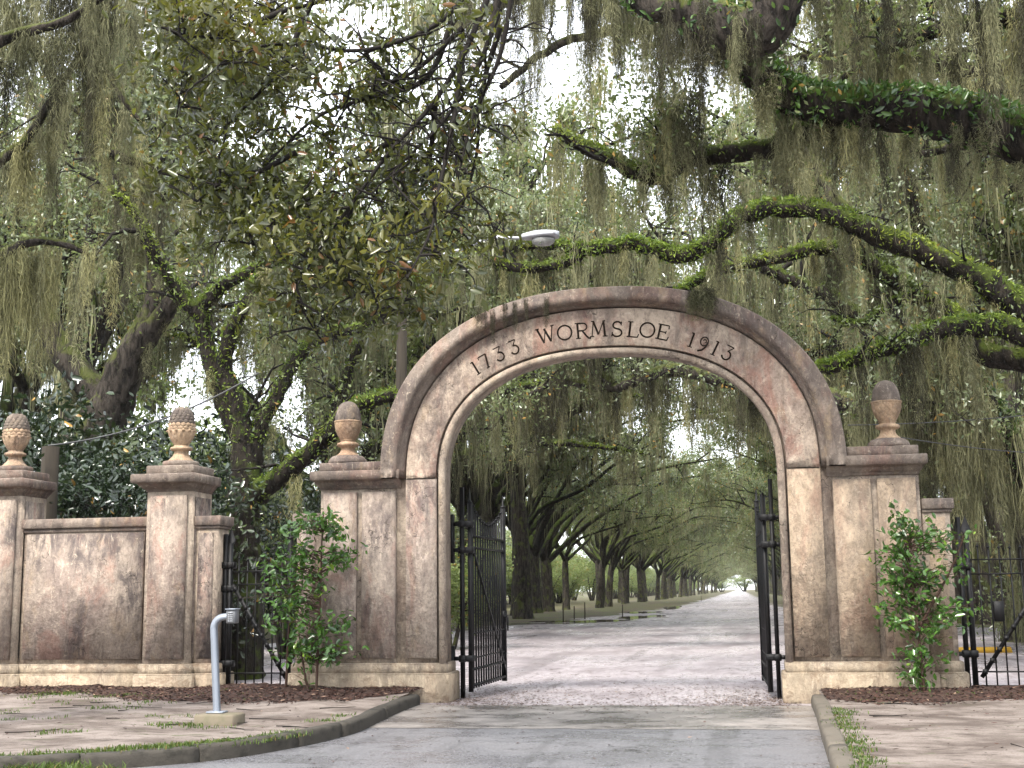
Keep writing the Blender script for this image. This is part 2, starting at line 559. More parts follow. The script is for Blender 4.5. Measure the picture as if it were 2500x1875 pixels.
def verge(name, rows, mat, amp=.03, zbase=.125, dz=None):
    """uneven bank: rows of (y, x0, x1)"""
    nx = 60
    V, F = [], []
    for j, (y, x0, x1) in enumerate(rows):
        for i in range(nx):
            k = (i / (nx - 1)) ** 1.3
            x = x0 + (x1 - x0) * k
            z = zbase + amp * (math.sin(x * 2.1 + y * 1.3) * .5 + math.sin(x * 5.3 - y * 3.7) * .3 + math.sin(x * 11 + y * 9) * .15)
            if dz:
                z += dz(x, y)
            V.append((x, y, z))
    for j in range(len(rows) - 1):
        for i in range(nx - 1):
            a = j * nx + i
            F.append((a, a + 1, a + nx + 1, a + nx))
    return tag(obj(name, mesh(name, V, F, mat, True)), kind='structure')

kx = lambda y: float(np.interp(-y, -klp[:, 1], klp[:, 0]))
rows = [(y, (kx(y) if y < -.7 else -2.72) - .13, -22) for y in np.linspace(-9.4, .3, 70)]
verge('left_bank', rows, M['earth'], .022, .125, lambda x, y: .02 * max(0, y + 3) if y < 0 else .06)
kxr = lambda y: float(np.interp(-y, -krp[:, 1], krp[:, 0]))
rows = [(y, (kxr(y) if y < -.8 else 2.74) + .13, 22) for y in np.linspace(-13, .3, 80)]
verge('right_bank', rows, M['earth'], .022, .125, lambda x, y: .02 * max(0, y + 2) if y < 0 else .04)

# kerbs: separate stones with open joints
def kerb(name, path, side, label, lens, z=.145, w=.155, mat='kerb'):
    root = tag(empty(name), label, 'kerb', kind='thing')
    seg = np.linalg.norm(np.diff(path, axis=0), axis=1)
    S = np.concatenate([[0], np.cumsum(seg)])
    s = 0.
    k = 0
    while s < S[-1] - .4:
        L = lens[k % len(lens)]
        k += 1
        e = min(s + L, S[-1])
        ss = np.linspace(s + .006, e - .006, 9)
        P = np.stack([np.interp(ss, S, path[:, 0]), np.interp(ss, S, path[:, 1])], 1)
        T = np.gradient(P, axis=0)
        T /= np.linalg.norm(T, axis=1, keepdims=True)
        Nn = np.stack([-T[:, 1], T[:, 0]], 1) * side
        prof = [(0.0, -.2), (0.0, z * .55), (.004, z - .03), (.014, z - .012), (.034, z), (w - .02, z + .004), (w, z - .01), (w, -.2)]
        V, F = [], []
        dzz = random.uniform(-.008, .008)
        for i in range(9):
            for (o, h) in prof:
                j = random.uniform(-.005, .005) if h > 0 else 0
                V.append((P[i, 0] + Nn[i, 0] * (o + j), P[i, 1] + Nn[i, 1] * (o + j), h + (dzz if h > 0 else 0) + j))
        m_ = len(prof)
        for i in range(8):
            for q in range(m_ - 1):
                F.append((i * m_ + q, (i + 1) * m_ + q, (i + 1) * m_ + q + 1, i * m_ + q + 1))
        F.append(tuple(range(m_)))
        F.append(tuple(8 * m_ + q for q in range(m_ - 1, -1, -1)))
        mb = MB(); mb.add(V, F)
        mb.build('kerbstone', M[mat], root)
        s = e
    return root
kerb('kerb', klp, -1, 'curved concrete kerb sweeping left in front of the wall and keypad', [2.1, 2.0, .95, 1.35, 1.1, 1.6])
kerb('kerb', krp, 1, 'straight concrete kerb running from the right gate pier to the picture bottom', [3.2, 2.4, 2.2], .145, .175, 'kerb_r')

# thin puddles on the apron and down the avenue
def puddle(cx, cy, rx, ry, z, seed):
    r = random.Random(seed)
    ph = [r.uniform(0, 6.28) for _ in range(4)]
    P = []
    for i in range(48):
        a = i / 48 * 2 * math.pi
        k = 1 + .22 * math.sin(2 * a + ph[0]) + .17 * math.sin(3 * a + ph[1]) + .10 * math.sin(7 * a + ph[2]) + .06 * math.sin(11 * a + ph[3])
        P.append((cx + rx * k * math.cos(a), cy + ry * k * math.sin(a), z))
    tag(obj('puddle', mesh('puddle', P, [tuple(range(48))], M['puddle'])), kind='structure')
for (x, y, rx, ry, s) in [(-6.4, 50, 2.2, 3.4, 1), (-4.2, 60, 1.3, 4.5, 2), (-8.0, 45.5, 1.7, 1.0, 3), (-5.2, 76, 1.1, 5, 4), (-4.3, 100, .9, 9, 5)]:
    puddle(x, y, rx, ry, -.024, s)

# ------------------------------------------------------------------ gateway arch
ZS, NP_ = 3.25, 2.3
def arc_pt(a, b, th):
    c, s_ = math.cos(th), math.sin(th)
    return (a * math.copysign(abs(c) ** (2 / NP_), c), ZS + b * abs(s_) ** (2 / NP_))
THS = [math.pi * k / 72 for k in range(73)]
def sweep(prof, zlow=None, t0=0, t1=72):
    """closed profile of (a, b, y) swept over the arch, with legs down to zlow"""
    secs = []
    if zlow is not None and t0 == 0:
        secs.append([(a, y, zlow) for a, b, y in prof])
    for k in range(t0, t1 + 1):
        secs.append([(arc_pt(a, b, THS[k])[0], y, arc_pt(a, b, THS[k])[1]) for a, b, y in prof])
    if zlow is not None and t1 == 72:
        secs.append([(-a, y, zlow) for a, b, y in prof])
    n = len(prof)
    V = [p for s_ in secs for p in s_]
    F = []
    for i in range(len(secs) - 1):
        for j in range(n):
            k = (j + 1) % n
            F.append((i * n + j, i * n + k, (i + 1) * n + k, (i + 1) * n + j))
    F.append(tuple(range(n)))
    F.append(tuple((len(secs) - 1) * n + j for j in range(n - 1, -1, -1)))
    mb = MB(); mb.add(V, F)
    return mb

arch = tag(empty('gateway_arch'), 'weathered tan stucco gateway arch reading 1733 WORMSLOE 1913', 'gateway')
sweep([(2.50, 1.84, .10), (3.20, 2.60, .045), (3.22, 2.62, .60), (2.50, 1.84, .60)], .3).build('arch_wall', M['frame'], arch)
sweep([(2.445, 1.79, .03), (2.455, 1.80, -.004), (2.50, 1.835, -.022), (2.535, 1.868, -.010), (2.548, 1.88, .0), (2.562, 1.893, .06), (2.445, 1.79, .14)], .53).build('inner_moulding', M['frame'], arch)
# recessed line of the band around the panel, then the raised panel
pan = [(2.580, 1.910, .035), (2.584, 1.914, -.010), (2.592, 1.922, -.017), (3.036, 2.470, -.017), (3.044, 2.478, -.010), (3.048, 2.482, .035)]
ap_ = sweep(pan, 3.262).build('panel', M['stucco_arch'], arch)
ap_['label'] = 'curved panel with the incised inscription'
for s_, mt in ((-1, 'stucco_l'), (1, 'stucco_r')):
    mb = MB(); mb.frus(s_ * 2.58, s_ * 3.05, -.006, .035, .604, s_ * 2.58, s_ * 3.05, -.006, .035, 3.247)
    mb.frus(s_ * 2.59, s_ * 3.04, -.014, -.006, .614, s_ * 2.59, s_ * 3.04, -.014, -.006, 3.24)
    mb.build('panel', M[mt], arch)
    mb = MB(); mb.box(s_ * 2.585, s_ * 3.044, -.0125, .03, 3.2475, 3.2615); mb.build('joint', M['mortar'], arch)
sweep([(3.062, 2.496, .035), (3.070, 2.505, -.012), (3.085, 2.515, -.05), (3.120, 2.535, -.085), (3.150, 2.55, -.12), (3.152, 2.555, -.165), (3.165, 2.565, -.168), (3.168, 2.568, -.205), (3.285, 2.672, -.205), (3.292, 2.678, -.175), (3.395, 2.765, -.175), (3.42, 2.785, -.14), (3.42, 2.785, .70), (3.15, 2.56, .70), (3.062, 2.496, .55)], 3.27).build('hood_mould', M['hood'], arch)

def cornice(mb, x0, x1, y0, y1, z, s_=1, wrapx0=False):
    """stepped cornice; x1 is the free end; y0 the front plane, y1 the back plane"""
    pr = [(.0, z), (.02, z + .005), (.02, z + .03), (.05, z + .045), (.10, z + .085), (.125, z + .12), (.16, z + .125), (.20, z + .14), (.20, z + .255), (.185, z + .27), (0.0, z + .285)]
    sec = []
    for (o, zz) in pr:
        e0 = x0 - o if wrapx0 else x0
        sec.append([(s_ * e0, y0 - o, zz), (s_ * (x1 + o * .55), y0 - o, zz), (s_ * (x1 + o * .55), y1 + o * .5, zz), (s_ * e0, y1 + o * .5, zz)])
    V = [p for q in sec for p in q]
    F = []
    for i in range(len(sec) - 1):
        for j in range(4):
            k = (j + 1) % 4
            F.append((i * 4 + j, i * 4 + k, i * 4 + 4 + k, i * 4 + 4 + j))
    F.append((3, 2, 1, 0)); b = (len(sec) - 1) * 4
    F.append((b, b + 1, b + 2, b + 3))
    return mb.add(V, F)

def raised(name, x0, x1, y, z0, z1, mat, parent, d=.065):
    if x0 > x1: x0, x1 = x1, x0
    mb = MB()
    mb.frus(x0, x1, y - d + .006, y + .02, z0, x0, x1, y - d + .006, y + .02, z1)
    mb.frus(x0 + .006, x1 - .006, y - d, y - d + .006, z0 + .006, x0 + .006, x1 - .006, y - d, y - d + .006, z1 - .006)
    return mb.build(name, M[mat], parent)

def plinth(parent, x0, x1, y0, y1, s_=1, e0=1, e1=1, name='plinth'):
    """two-stage plinth; e0 / e1: does that end project"""
    mb = MB()
    def bx(o, z0, z1, ch):
        a, b = x0 - o * e0, x1 + o * e1
        mb.frus(s_ * a, s_ * b, y0 - o, y1 + o, z0, s_ * a, s_ * b, y0 - o, y1 + o, z1 - ch)
        mb.frus(s_ * a, s_ * b, y0 - o, y1 + o, z1 - ch, s_ * (a + ch * e0), s_ * (b - ch * e1), y0 - o + ch, y1 + o - ch, z1)
    bx(.05, .36, .535, .018)
    bx(.10, -.3, .39, .022)
    return mb.build(name, M['plinth'], parent)

for s_, mt in ((-1, 'stucco_l'), (1, 'stucco_r')):
    mb = MB(); mb.box(s_ * 3.2, s_ * 4.40, .05, .60, .3, 3.14); mb.build('pier_wall', M['frame'], arch)
    raised('panel', s_ * 3.215, s_ * 3.735, .05, .604, 3.075, mt, arch)
    raised('panel', s_ * 3.822, s_ * 4.345, .05, .604, 3.075, mt, arch)
    plinth(arch, 2.49, 4.40, .03, .60, s_)
    mb = cornice(MB(), 3.135, 4.40, .03, .60, 3.125, s_); mb.build('cornice', M['hood'], arch)
    mb = MB()
    if s_ < 0: mb.box(-4.415, -3.30, -.02, .63, 3.40, 3.535, .012)
    else: mb.box(3.30, 4.415, -.02, .63, 3.40, 3.535, .012)
    mb.build('blocking_course', M['hood'], arch)

# low jamb piers of the foot gates beside the arch
def jamb_pier(name, x0, x1, y0, y1, label, mat, parent=None, e0=1, e1=1):
    root = parent if parent is not None else tag(empty(name, ((x0 + x1) / 2, (y0 + y1) / 2, 0)), label, 'pier')
    off = Vector(root.location)
    made = []
    mb = MB(); mb.box(x0, x1, y0, y1, .3, 2.62); made.append(mb.build('pier_wall', M['frame'], root))
    made.append(raised('panel', x0 + .07, x1 - .07, y0, .604, 2.52, mat, root, .02))
    mb = MB(); mb.box(x0 - .03 * e0, x1 + .03 * e1, y0 - .03, y1 + .03, 2.585, 2.625, .006); mb.box(x0 - .06 * e0, x1 + .06 * e1, y0 - .06, y1 + .06, 2.63, 2.78, .012)
    made.append(mb.build('coping', M['hood'], root))
    made.append(plinth(root, x0, x1, y0, y1, 1, e0, e1))
    for o in made: o.location = -off
    return root
jamb_pier('gate_pier', -4.80, -4.425, .12, .52, 'low stucco gate pier half hidden by the shrub left of the arch', 'stucco_l', None, 1, 0)
jamb_pier('gate_pier', 4.425, 4.80, .12, .52, 'low stucco gate pier behind the shrub right of the arch', 'stucco_r', None, 0, 1)

# inscription ------------------------------------------------------
def _arc(cx, cy, rx, ry, a0, a1, n=14):
    return [(cx + rx * math.cos(math.radians(a0 + (a1 - a0) * k / n)), cy + ry * math.sin(math.radians(a0 + (a1 - a0) * k / n))) for k in range(n + 1)]
TH, TN = .135, .065
GL = {
 'W': [([(-.52, 1), (-.24, 0)], TH), ([(-.24, 0), (0.02, .92)], TN), ([(-.06, .92), (.22, 0)], TH), ([(.22, 0), (.50, 1)], TN), ([(-.64, 1), (-.38, 1)], TN), ([(.38, 1), (.62, 1)], TN)],
 'O': [(_arc(0, .5, .46, .47, 0, 360, 26), .11)],
 'R': [([(-.3, 0), (-.3, 1)], TH), ([(-.3, .97)] + _arc(.02, .73, .28, .24, 90, -90) + [(-.3, .49)], .09), ([(-.02, .49), (.22, .12), (.36, -.04), (.52, -.06)], .12), ([(-.46, 0), (-.14, 0)], TN), ([(-.46, 1), (-.1, 1)], TN)],
 'M': [([(-.42, 0), (-.33, 1)], TN), ([(-.33, 1), (0, .12)], TH), ([(0, .12), (.33, 1)], TN), ([(.33, 1), (.42, 0)], TH), ([(-.56, 0), (-.28, 0)], TN), ([(.28, 0), (.58, 0)], TN), ([(-.46, 1), (-.28, 1)], TN), ([(.28, 1), (.46, 1)], TN)],
 'S': [(_arc(.0, .74, .27, .23, 25, 250, 12) + _arc(.0, .25, .31, .25, 75, -155, 14), .11), ([(.27, .98), (.25, .74)], TN), ([(-.32, .0), (-.29, .28)], TN)],
 'L': [([(-.22, 0), (-.22, 1)], TH), ([(-.38, 1), (-.04, 1)], TN), ([(-.38, .03), (.30, .03)], .08), ([(.30, .0), (.38, .24)], TN)],
 'E': [([(-.24, 0), (-.24, 1)], TH), ([(-.40, .98), (.30, .98)], .08), ([(.30, 1.0), (.33, .76)], TN), ([(-.24, .52), (.18, .52)], .07), ([(.18, .62), (.18, .42)], TN), ([(-.40, .03), (.33, .03)], .08), ([(.33, 0), (.40, .26)], TN)],
 '1': [([(0, 0), (0, 1)], TH), ([(-.17, .0), (.17, .0)], TN), ([(-.16, .96), (.0, 1)], .07)],
 '7': [([(-.30, .98), (.30, .98)], .09), ([(-.30, .98), (-.32, .80)], TN), ([(.30, .98), (.05, .0)], TH), ([(-.08, 0), (.18, 0)], TN)],
 '3': [([(-.26, .98), (.26, .98)], .08), ([(.26, .98), (-.02, .60)], TN), (_arc(.0, .30, .29, .31, 100, -160, 16), .115)],
 '9': [(_arc(0, .64, .26, .31, 0, 360, 20), .09), ([(.26, .66), (.22, .32), (.05, .02), (-.22, -.14)], .12), (_arc(.02, .66, .10, .12, 180, -40, 8), .07)],
}
def glyph(ch, h):
    mb = MB()
    for si, (pl, th) in enumerate(GL[ch]):
        y = -.0008 * si
        n = len(pl)
        L, Rr = [], []
        for i, (x, z) in enumerate(pl):
            x0, z0 = pl[max(i - 1, 0)]; x1, z1 = pl[min(i + 1, n - 1)]
            if n > 3 and pl[0] == pl[-1] and i in (0, n - 1):
                x0, z0 = pl[n - 2]; x1, z1 = pl[1]
            d = math.hypot(x1 - x0, z1 - z0) or 1
            nx, nz = -(z1 - z0) / d * th / 2, (x1 - x0) / d * th / 2
            L.append(((x + nx) * h, y, (z + nz) * h)); Rr.append(((x - nx) * h, y, (z - nz) * h))
        V = L + Rr + [(x, .010, z) for x, _, z in L + Rr]
        F = []
        for i in range(n - 1):
            F += [(i, i + 1, n + i + 1, n + i), (2 * n + i, 3 * n + i, 3 * n + i + 1, 2 * n + i + 1), (i, 2 * n + i, 2 * n + i + 1, i + 1), (n + i, n + i + 1, 3 * n + i + 1, 3 * n + i)]
        mb.add(V, F)
    return mb
INS = [('1733', [(-1.96, 4.91), (-1.82, 5.00), (-1.60, 5.11), (-1.37, 5.205)], .215),
       ('WORMSLOE', [(-.87, 5.37), (-.59, 5.39), (-.32, 5.41), (-.08, 5.425), (.20, 5.41), (.44, 5.385), (.65, 5.37), (.88, 5.325)], .232),
       ('1913', [(1.30, 5.19), (1.47, 5.13), (1.64, 5.05), (1.81, 4.975)], .215)]
for word, pts, h in INS:
    for ch, (x, z) in zip(word, pts):
        ang = -math.asin(max(-1, min(1, x / 3.3))) * .88 - .02
        o = glyph(ch, h).build('letter', M['letter'], arch, fix=False)
        o.rotation_euler = (0, -ang, 0)
        dx, dz = 0, -h / 2
        c, s_ = math.cos(ang), math.sin(ang)
        o.location = (x - s_ * dz, -.0195, z + c * dz)

# ------------------------------------------------------------------ left boundary wall
wall = tag(empty('boundary_wall', (-8.0, .3, 0)), 'panelled stucco boundary wall with two square pillars left of the foot gate', 'wall')
woff = -Vector(wall.location)
before = set(bpy.data.objects)
def pillar(x0, x1, y0, y1):
    p = empty('pillar'); p.parent = wall
    mb = MB(); mb.box(x0, x1, y0, y1, .3, 3.2); mb.build('pillar_wall', M['frame'], p)
    raised('panel', x0 + .075, x1 - .075, y0, .604, 3.10, 'stucco_wall', p)
    mb = MB()
    mb.box(x1 - .004, x1 + .022, y0 + .10, y1 - .10, .62, 3.08); mb.build('panel', M['stucco_wall'], p)
    plinth(p, x0, x1, y0, y1)
    mb = cornice(MB(), x0, x1, y0, y1, 3.165, 1, True)
    # even overhang on the right end
    mb.build('cornice', M['hood'], p)
    mb = MB(); mb.box(x0 - .02, x1 + .02, y0 - .04, y1 + .03, 3.44, 3.575, .012); mb.build('blocking_course', M['hood'], p)
    return p
pillar(-7.21, -6.465, .0, .745)
pillar(-10.09, -9.345, .0, .745)
def wall_panel(x0, x1, y0, y1):
    mb = MB(); mb.box(x0, x1, y0, y1, .3, 2.60); mb.build('wall_core', M['frame'], wall)
    raised('panel', x0 + .10, x1 - .06, y0, .604, 2.545, 'stucco_wall', wall)
    mb = MB(); mb.box(x0, x1, y0 - .03, y1 + .03, 2.575, 2.615, .006); mb.box(x0, x1, y0 - .075, y1 + .075, 2.635, 2.785, .012)
    mb.box(x0, x1, y0 - .01, y1 + .01, 2.6, 2.64)
    mb.build('coping', M['hood'], wall)
    plinth(wall, x0, x1, y0, y1, 1, 0, 0)
wall_panel(-9.345, -7.21, .10, .50)
wall_panel(-13.5, -10.09, .10, .50)
for o in set(bpy.data.objects) - before:
    if o.parent is wall:
        o.location = woff
jamb_pier('gate_pier', -6.465, -6.08, .12, .55, 'low stucco gate pier joined to the pinecone pillar behind the keypad post', 'stucco_wall', None, 0, 1)

# ------------------------------------------------------------------ finials
def acorn(x, y, z, label):
    root = tag(empty('acorn_finial', (x, y, z)), label, 'finial', 'acorn finials on the arch shoulders')
    mb = MB(); mb.lathe([(.30, 0), (.30, .03), (.285, .07), (.24, .115), (.20, .125)], 36); mb.build('base', M['hood'], root, True)
    mb = MB(); mb.lathe([(.195, .122), (.17, .14), (.125, .18), (.105, .225), (.11, .26), (.155, .275), (.172, .295), (.165, .325), (.12, .34), (.11, .36), (.135, .375)], 32); mb.build('stem', M['terracotta'], root, True)
    def hatch(a, zz):
        t = (zz - .365) / .27
        if t < .05 or t > .93: return 1
        u = a * 11 / (2 * math.pi) * 1
        p, q = (u + t * 2.6) % 1, (u - t * 2.6) % 1
        d = min(min(p, 1 - p), min(q, 1 - q))
        return 1.0 + (.0 if d > .10 else -.045 * (1 - d / .10))
    prof = [(.10, .362)]
    for k in range(1, 27):
        t = k / 26
        prof.append((.10 + (.212 - .10) * math.sin(t * math.pi / 2) ** .8, .362 + .285 * t))
    prof += [(.218, .65), (.218, .668), (.205, .672)]
    mb = MB(); mb.lathe(prof, 120, fn=hatch); mb.build('cup', M['terracotta'], root, True)
    prof = [(.203, .66)] + [(.203 * math.cos(t * math.pi / 2) ** .75, .665 + .315 * math.sin(t * math.pi / 2) ** 1.05) for t in [k / 14 for k in range(14)]] + [(.012, .985)]
    mb = MB(); mb.lathe(prof, 32); mb.build('nut', M['nut'], root, True)
acorn(-4.05, .28, 3.535, 'stone acorn finial with cross-hatched cup left of the arch')
acorn(4.045, .28, 3.535, 'dark stone acorn finial right of the arch')

sm = MB()
sm.add([(-.5, 0, -.1), (.5, 0, -.1), (0, .02, -.55), (0, .42, .05), (-.42, .05, .32), (.42, .05, .32), (0, .08, .62)], [(0, 2, 3), (2, 1, 3), (0, 3, 4), (1, 5, 3), (3, 6, 4), (3, 5, 6)])
scale_me = mesh('scale', np.array(sm.v), sm.f, M['nut'])
scale_me2 = mesh('scale', np.array(sm.v), sm.f, M['terracotta'])
def pinecone(x, y, z, label):
    root = tag(empty('pinecone_finial', (x, y, z)), label, 'finial', 'pinecone finials on the wall pillars')
    mb = MB(); mb.lathe([(.285, 0), (.285, .075), (.27, .09), (.23, .092)], 36); mb.build('base', M['hood'], root, True)
    mb = MB(); mb.lathe([(.235, .088), (.185, .12), (.13, .18), (.105, .235), (.11, .26), (.16, .27), (.175, .292), (.165, .318), (.115, .335), (.12, .35)], 32); mb.build('stem', M['terracotta'], root, True)
    lob = lambda a, zz: 1 - .07 * abs(math.cos(a * 6)) ** 6 * (1 if zz > .36 else 0)
    prof = [(.11, .345)] + [(.11 + .105 * math.sin(t * math.pi / 2), .35 + .235 * t) for t in [k / 12 for k in range(1, 13)]] + [(.2, .592)]
    mb = MB(); mb.lathe(prof, 96, fn=lob); mb.build('leaf_cup', M['terracotta'], root, True)
    mb = MB()
    for k in range(12):
        a0, a1, a2 = [(k + d) * 2 * math.pi / 12 for d in (-.46, 0, .46)]
        V = [(.19 * math.cos(a0), .19 * math.sin(a0), .585), (.252 * math.cos(a1), .252 * math.sin(a1), .572), (.19 * math.cos(a2), .19 * math.sin(a2), .585), (.19 * math.cos(a1), .19 * math.sin(a1), .62), (.20 * math.cos(a1), .20 * math.sin(a1), .55)]
        mb.add(V, [(0, 1, 3), (1, 2, 3), (0, 4, 1), (1, 4, 2)])
    mb.build('leaf_tips', M['terracotta'], root)
    H = .36
    body = [(.20, .585)] + [(.205 * math.cos(t * math.pi / 2) ** .62, .59 + H * math.sin(t * math.pi / 2)) for t in [k / 14 for k in range(14)]] + [(.01, .955)]
    mb = MB(); mb.lathe([(max(r - .012, .008), zz) for r, zz in body], 32); mb.build('cone_core', M['nut'], root, True)
    rows = 10
    for k in range(rows):
        t = (k + .45) / rows
        r = .205 * math.cos(t * math.pi / 2) ** .62
        zz = .59 + H * math.sin(t * math.pi / 2)
        n = max(5, int(16 * r / .205))
        w = 2 * math.pi * r / n
        tilt = t * 1.15
        for i in range(n):
            a = (i + .5 * (k % 2)) * 2 * math.pi / n
            o = obj('scale', scale_me if k > 1 else scale_me2, root, (r * .97 * math.cos(a), r * .97 * math.sin(a), zz), (tilt, 0, a - math.pi / 2), (w, w * .75, w * .72))
pinecone(-6.84, .37, 3.575, 'stone pinecone finial on the pillar beside the foot gate')
pinecone(-9.72, .37, 3.575, 'stone pinecone finial at the picture left edge under hanging moss')

# ------------------------------------------------------------------ iron gates
def spear(mb, x, z, w):
    mb.add([(x - w, -w, z), (x + w, -w, z), (x + w, w, z), (x - w, w, z), (x - 2.2 * w, 0, z + .06), (x + 2.2 * w, 0, z + .06), (x, 0, z + .26)],
           [(0, 1, 5, 4), (2, 3, 4, 5), (4, 5, 6), (5, 4, 6), (0, 4, 3), (1, 2, 5)])
def gate_leaf(name, L, label, cat_group, hinge, ang, zt, rails, nb, stile_top, dip, bw=.024, latch=True, brace_up=False, lockbox=False):
    """leaf with its hanging stile at the origin, running along local +x"""
    root = tag(empty(name, hinge, ang), label, 'gate', cat_group)
    mb = MB(); mb.tube([(0, 0, .06), (0, 0, stile_top - .2)], .040, 10); spear(mb, 0, stile_top - .22, .034); mb.build('heel_stile', M['iron'], root)
    mb = MB(); mb.bar((L, 0, .07), (L, 0, stile_top - .16), .075); mb.lathe([(.02, stile_top - .17), (.05, stile_top - .15), (.05, stile_top - .135), (.018, stile_top - .12), (.014, stile_top + .02), (.004, stile_top + .06)], 8, (L, 0)); mb.build('meeting_stile', M['iron'], root)
    for (z, h, d) in rails:
        mb = MB(); mb.bar((.03, 0, z), (L - .02, 0, z), d, h); mb.build('rail', M['iron'], root)
    for i in range(nb):
        t = (i + 1) / (nb + 1)
        x = t * L
        top = zt + dip * (2 * t - 1) ** 2
        mb = MB(); mb.tube([(x, 0, .10), (x, 0, top)], bw / 2, 6); mb.lathe([(.006, top - .035), (bw, top - .03), (bw, top - .012), (.006, top - .005), (.005, top + .035)], 6, (x, 0))
        mb.build('bar', M['iron'], root)
    zr = [r[0] for r in rails]
    lo, hi = min(zr) + .12, sorted(zr)[-2]
    mb = MB()
    a, b = ((.05, -.03, hi), (L - .04, -.03, lo)) if not brace_up else ((.08, -.03, lo), (L - .03, -.03, hi + .1))
    mb.bar(a, b, .055, .02)
    for k in range(10):
        q = (k + .5) / 10
        mb.box(a[0] + (b[0] - a[0]) * q - .03, a[0] + (b[0] - a[0]) * q + .03, -.042, -.018, a[2] + (b[2] - a[2]) * q - .035, a[2] + (b[2] - a[2]) * q + .035)
    mb.build('brace', M['iron'], root)
    if latch:
        mb = MB(); mb.bar((L - .10, -.04, 1.14), (L + .13, -.04, 1.14), .028); mb.bar((L + .12, -.04, 1.16), (L + .12, -.04, .90), .022); mb.box(L - .06, L + .03, -.05, .04, 1.05, 1.24); mb.build('latch', M['iron'], root)
    if lockbox:
        mb = MB(); mb.box(.30, .44, -.05, .05, 1.06, 1.34, .008); mb.build('lock_box', M['iron'], root)
    return root
def collars(root, zs, dx, dy):
    """strap collars that carry the heel stile on the hanging post at (dx, dy) from it"""
    for z in zs:
        mb = MB(); mb.box(-.055, .055, -.055, .055, z - .05, z + .05, .01); mb.build('hinge_strap', M['iron'], root)
def hanging_post(x, y, top, label, zs, side, bar=.05):
    root = tag(empty('hanging_post', (x, y, 0)), label, 'gate post')
    mb = MB(); mb.bar((0, 0, -.05), (0, 0, top), bar * 1.25); mb.build('post', M['iron'], root)
    for z in zs:
        mb = MB(); mb.box(-.055, .055, -.05, .05, z - .05, z + .05, .01)
        mb.box(min(0, side * .16), max(0, side * .16), -.025, .025, z - .03, z + .03); mb.box(min(-side * .16, 0), max(-side * .16, 0), -.045, .075, z - .045, z + .045, .006); mb.build('bracket', M['iron'], root)
    mb = MB(); mb.box(side * .13, side * .165, -.07, .07, .05, .75); mb.box(side * .13, side * .165, -.07, .07, 2.0, 2.75); mb.build('wall_plate', M['iron'], root)

MR = [(2.42, .055, .03), (2.24, .055, .03), (.93, .026, .02), (.56, .03, .02), (.39, .06, .03), (.15, .07, .03)]
g = gate_leaf('iron_gate', 2.28, 'tall black iron gate leaf swung open on the left of the arch', 'main gate leaves', (-2.235, .80, 0), math.atan2(2.22, .10), 2.66, MR, 13, 3.14, .34, bw=.034)
collars(g, (2.60, 2.20, .56), 0, 0)
hanging_post(-2.35, .74, 3.17, 'black iron hanging post against the left arch jamb', (2.60, 2.20, .56), -1)
g = gate_leaf('iron_gate', 2.28, 'tall black iron gate leaf seen edge on at the right of the arch', 'main gate leaves', (2.235, .80, 0), math.atan2(2.25, -.055), 2.66, MR, 13, 3.14, .34, bw=.034)
collars(g, (2.60, 2.20, .56), 0, 0)
hanging_post(2.355, .74, 3.17, 'black iron hanging post against the right arch jamb', (2.60, 2.20, .56), 1)
PR = [(1.92, .045, .02), (1.72, .045, .02), (.375, .045, .02), (.18, .05, .025)]
g = gate_leaf('foot_gate', .98, 'black iron foot gate behind the left shrub and keypad', 'foot gates', (-5.95, .33, 0), 0, 2.10, PR, 6, 2.56, .10, latch=False)
collars(g, (2.02, 1.66, .52), 0, 0)
hanging_post(-6.03, .33, 2.5, 'slim iron post of the left foot gate beside the low pier', (2.02, 1.66, .52), -1)
g = gate_leaf('foot_gate', 1.15, 'black iron foot gate with a diagonal brace at the right picture edge', 'foot gates', (5.03, .33, 0), 0, 2.10, PR, 7, 2.5, .05, latch=False, brace_up=True, lockbox=True)
collars(g, (1.83, .62), 0, 0)
hanging_post(4.93, .33, 2.52, 'slim iron post of the right foot gate beside the shrub', (1.83, .62), -1)
# far side jamb that the right foot gate closes on, just out of the picture
jamb_pier('gate_pier', 6.26, 6.66, .12, .55, 'low stucco gate pier closing the right foot gate at the picture edge', 'stucco_r', None, 1, 0)

# ------------------------------------------------------------------ keypad post
kp = tag(empty('keypad_post', (-4.08, -4.55, 0)), 'grey gooseneck keypad post on a concrete block by the left kerb', 'keypad post')
mb = MB(); mb.box(-.17, .30, -.26, .12, -.05, .232, .02); mb.build('concrete_block', M['concrete'], kp)
mb = MB(); mb.box(-.10, .10, -.085, .085, .234, .252, .005); mb.build('base_plate', M['galv'], kp)
path = [(0, 0, .25), (-.03, 0, .7), (-.06, 0, 1.18)] + [(-.06 + .13 * (1 - math.cos(a)), 0, 1.18 + .13 * math.sin(a)) for a in [k * math.pi / 16 for k in range(1, 9)]] + [(.12, 0, 1.315)]
V, F = tube_np(np.array(path), .043, 4, 0, math.radians(28))
mb = MB(); mb.add(V, [tuple(f) for f in F]); mb.build('gooseneck', M['galv'], kp)
kb = MB(); kb.box(.115, .225, -.08, .05, 1.235, 1.39, .010); kbo = kb.build('keypad', M['plastic'], kp)
mb = MB(); mb.box(.108, .232, -.098, .065, 1.392, 1.404, .003); mb.build('hood', M['galv'], kbo)
mb = MB(); mb.box(.143, .197, -.087, -.0805, 1.352, 1.364); mb.build('display', M['keys'], kbo)
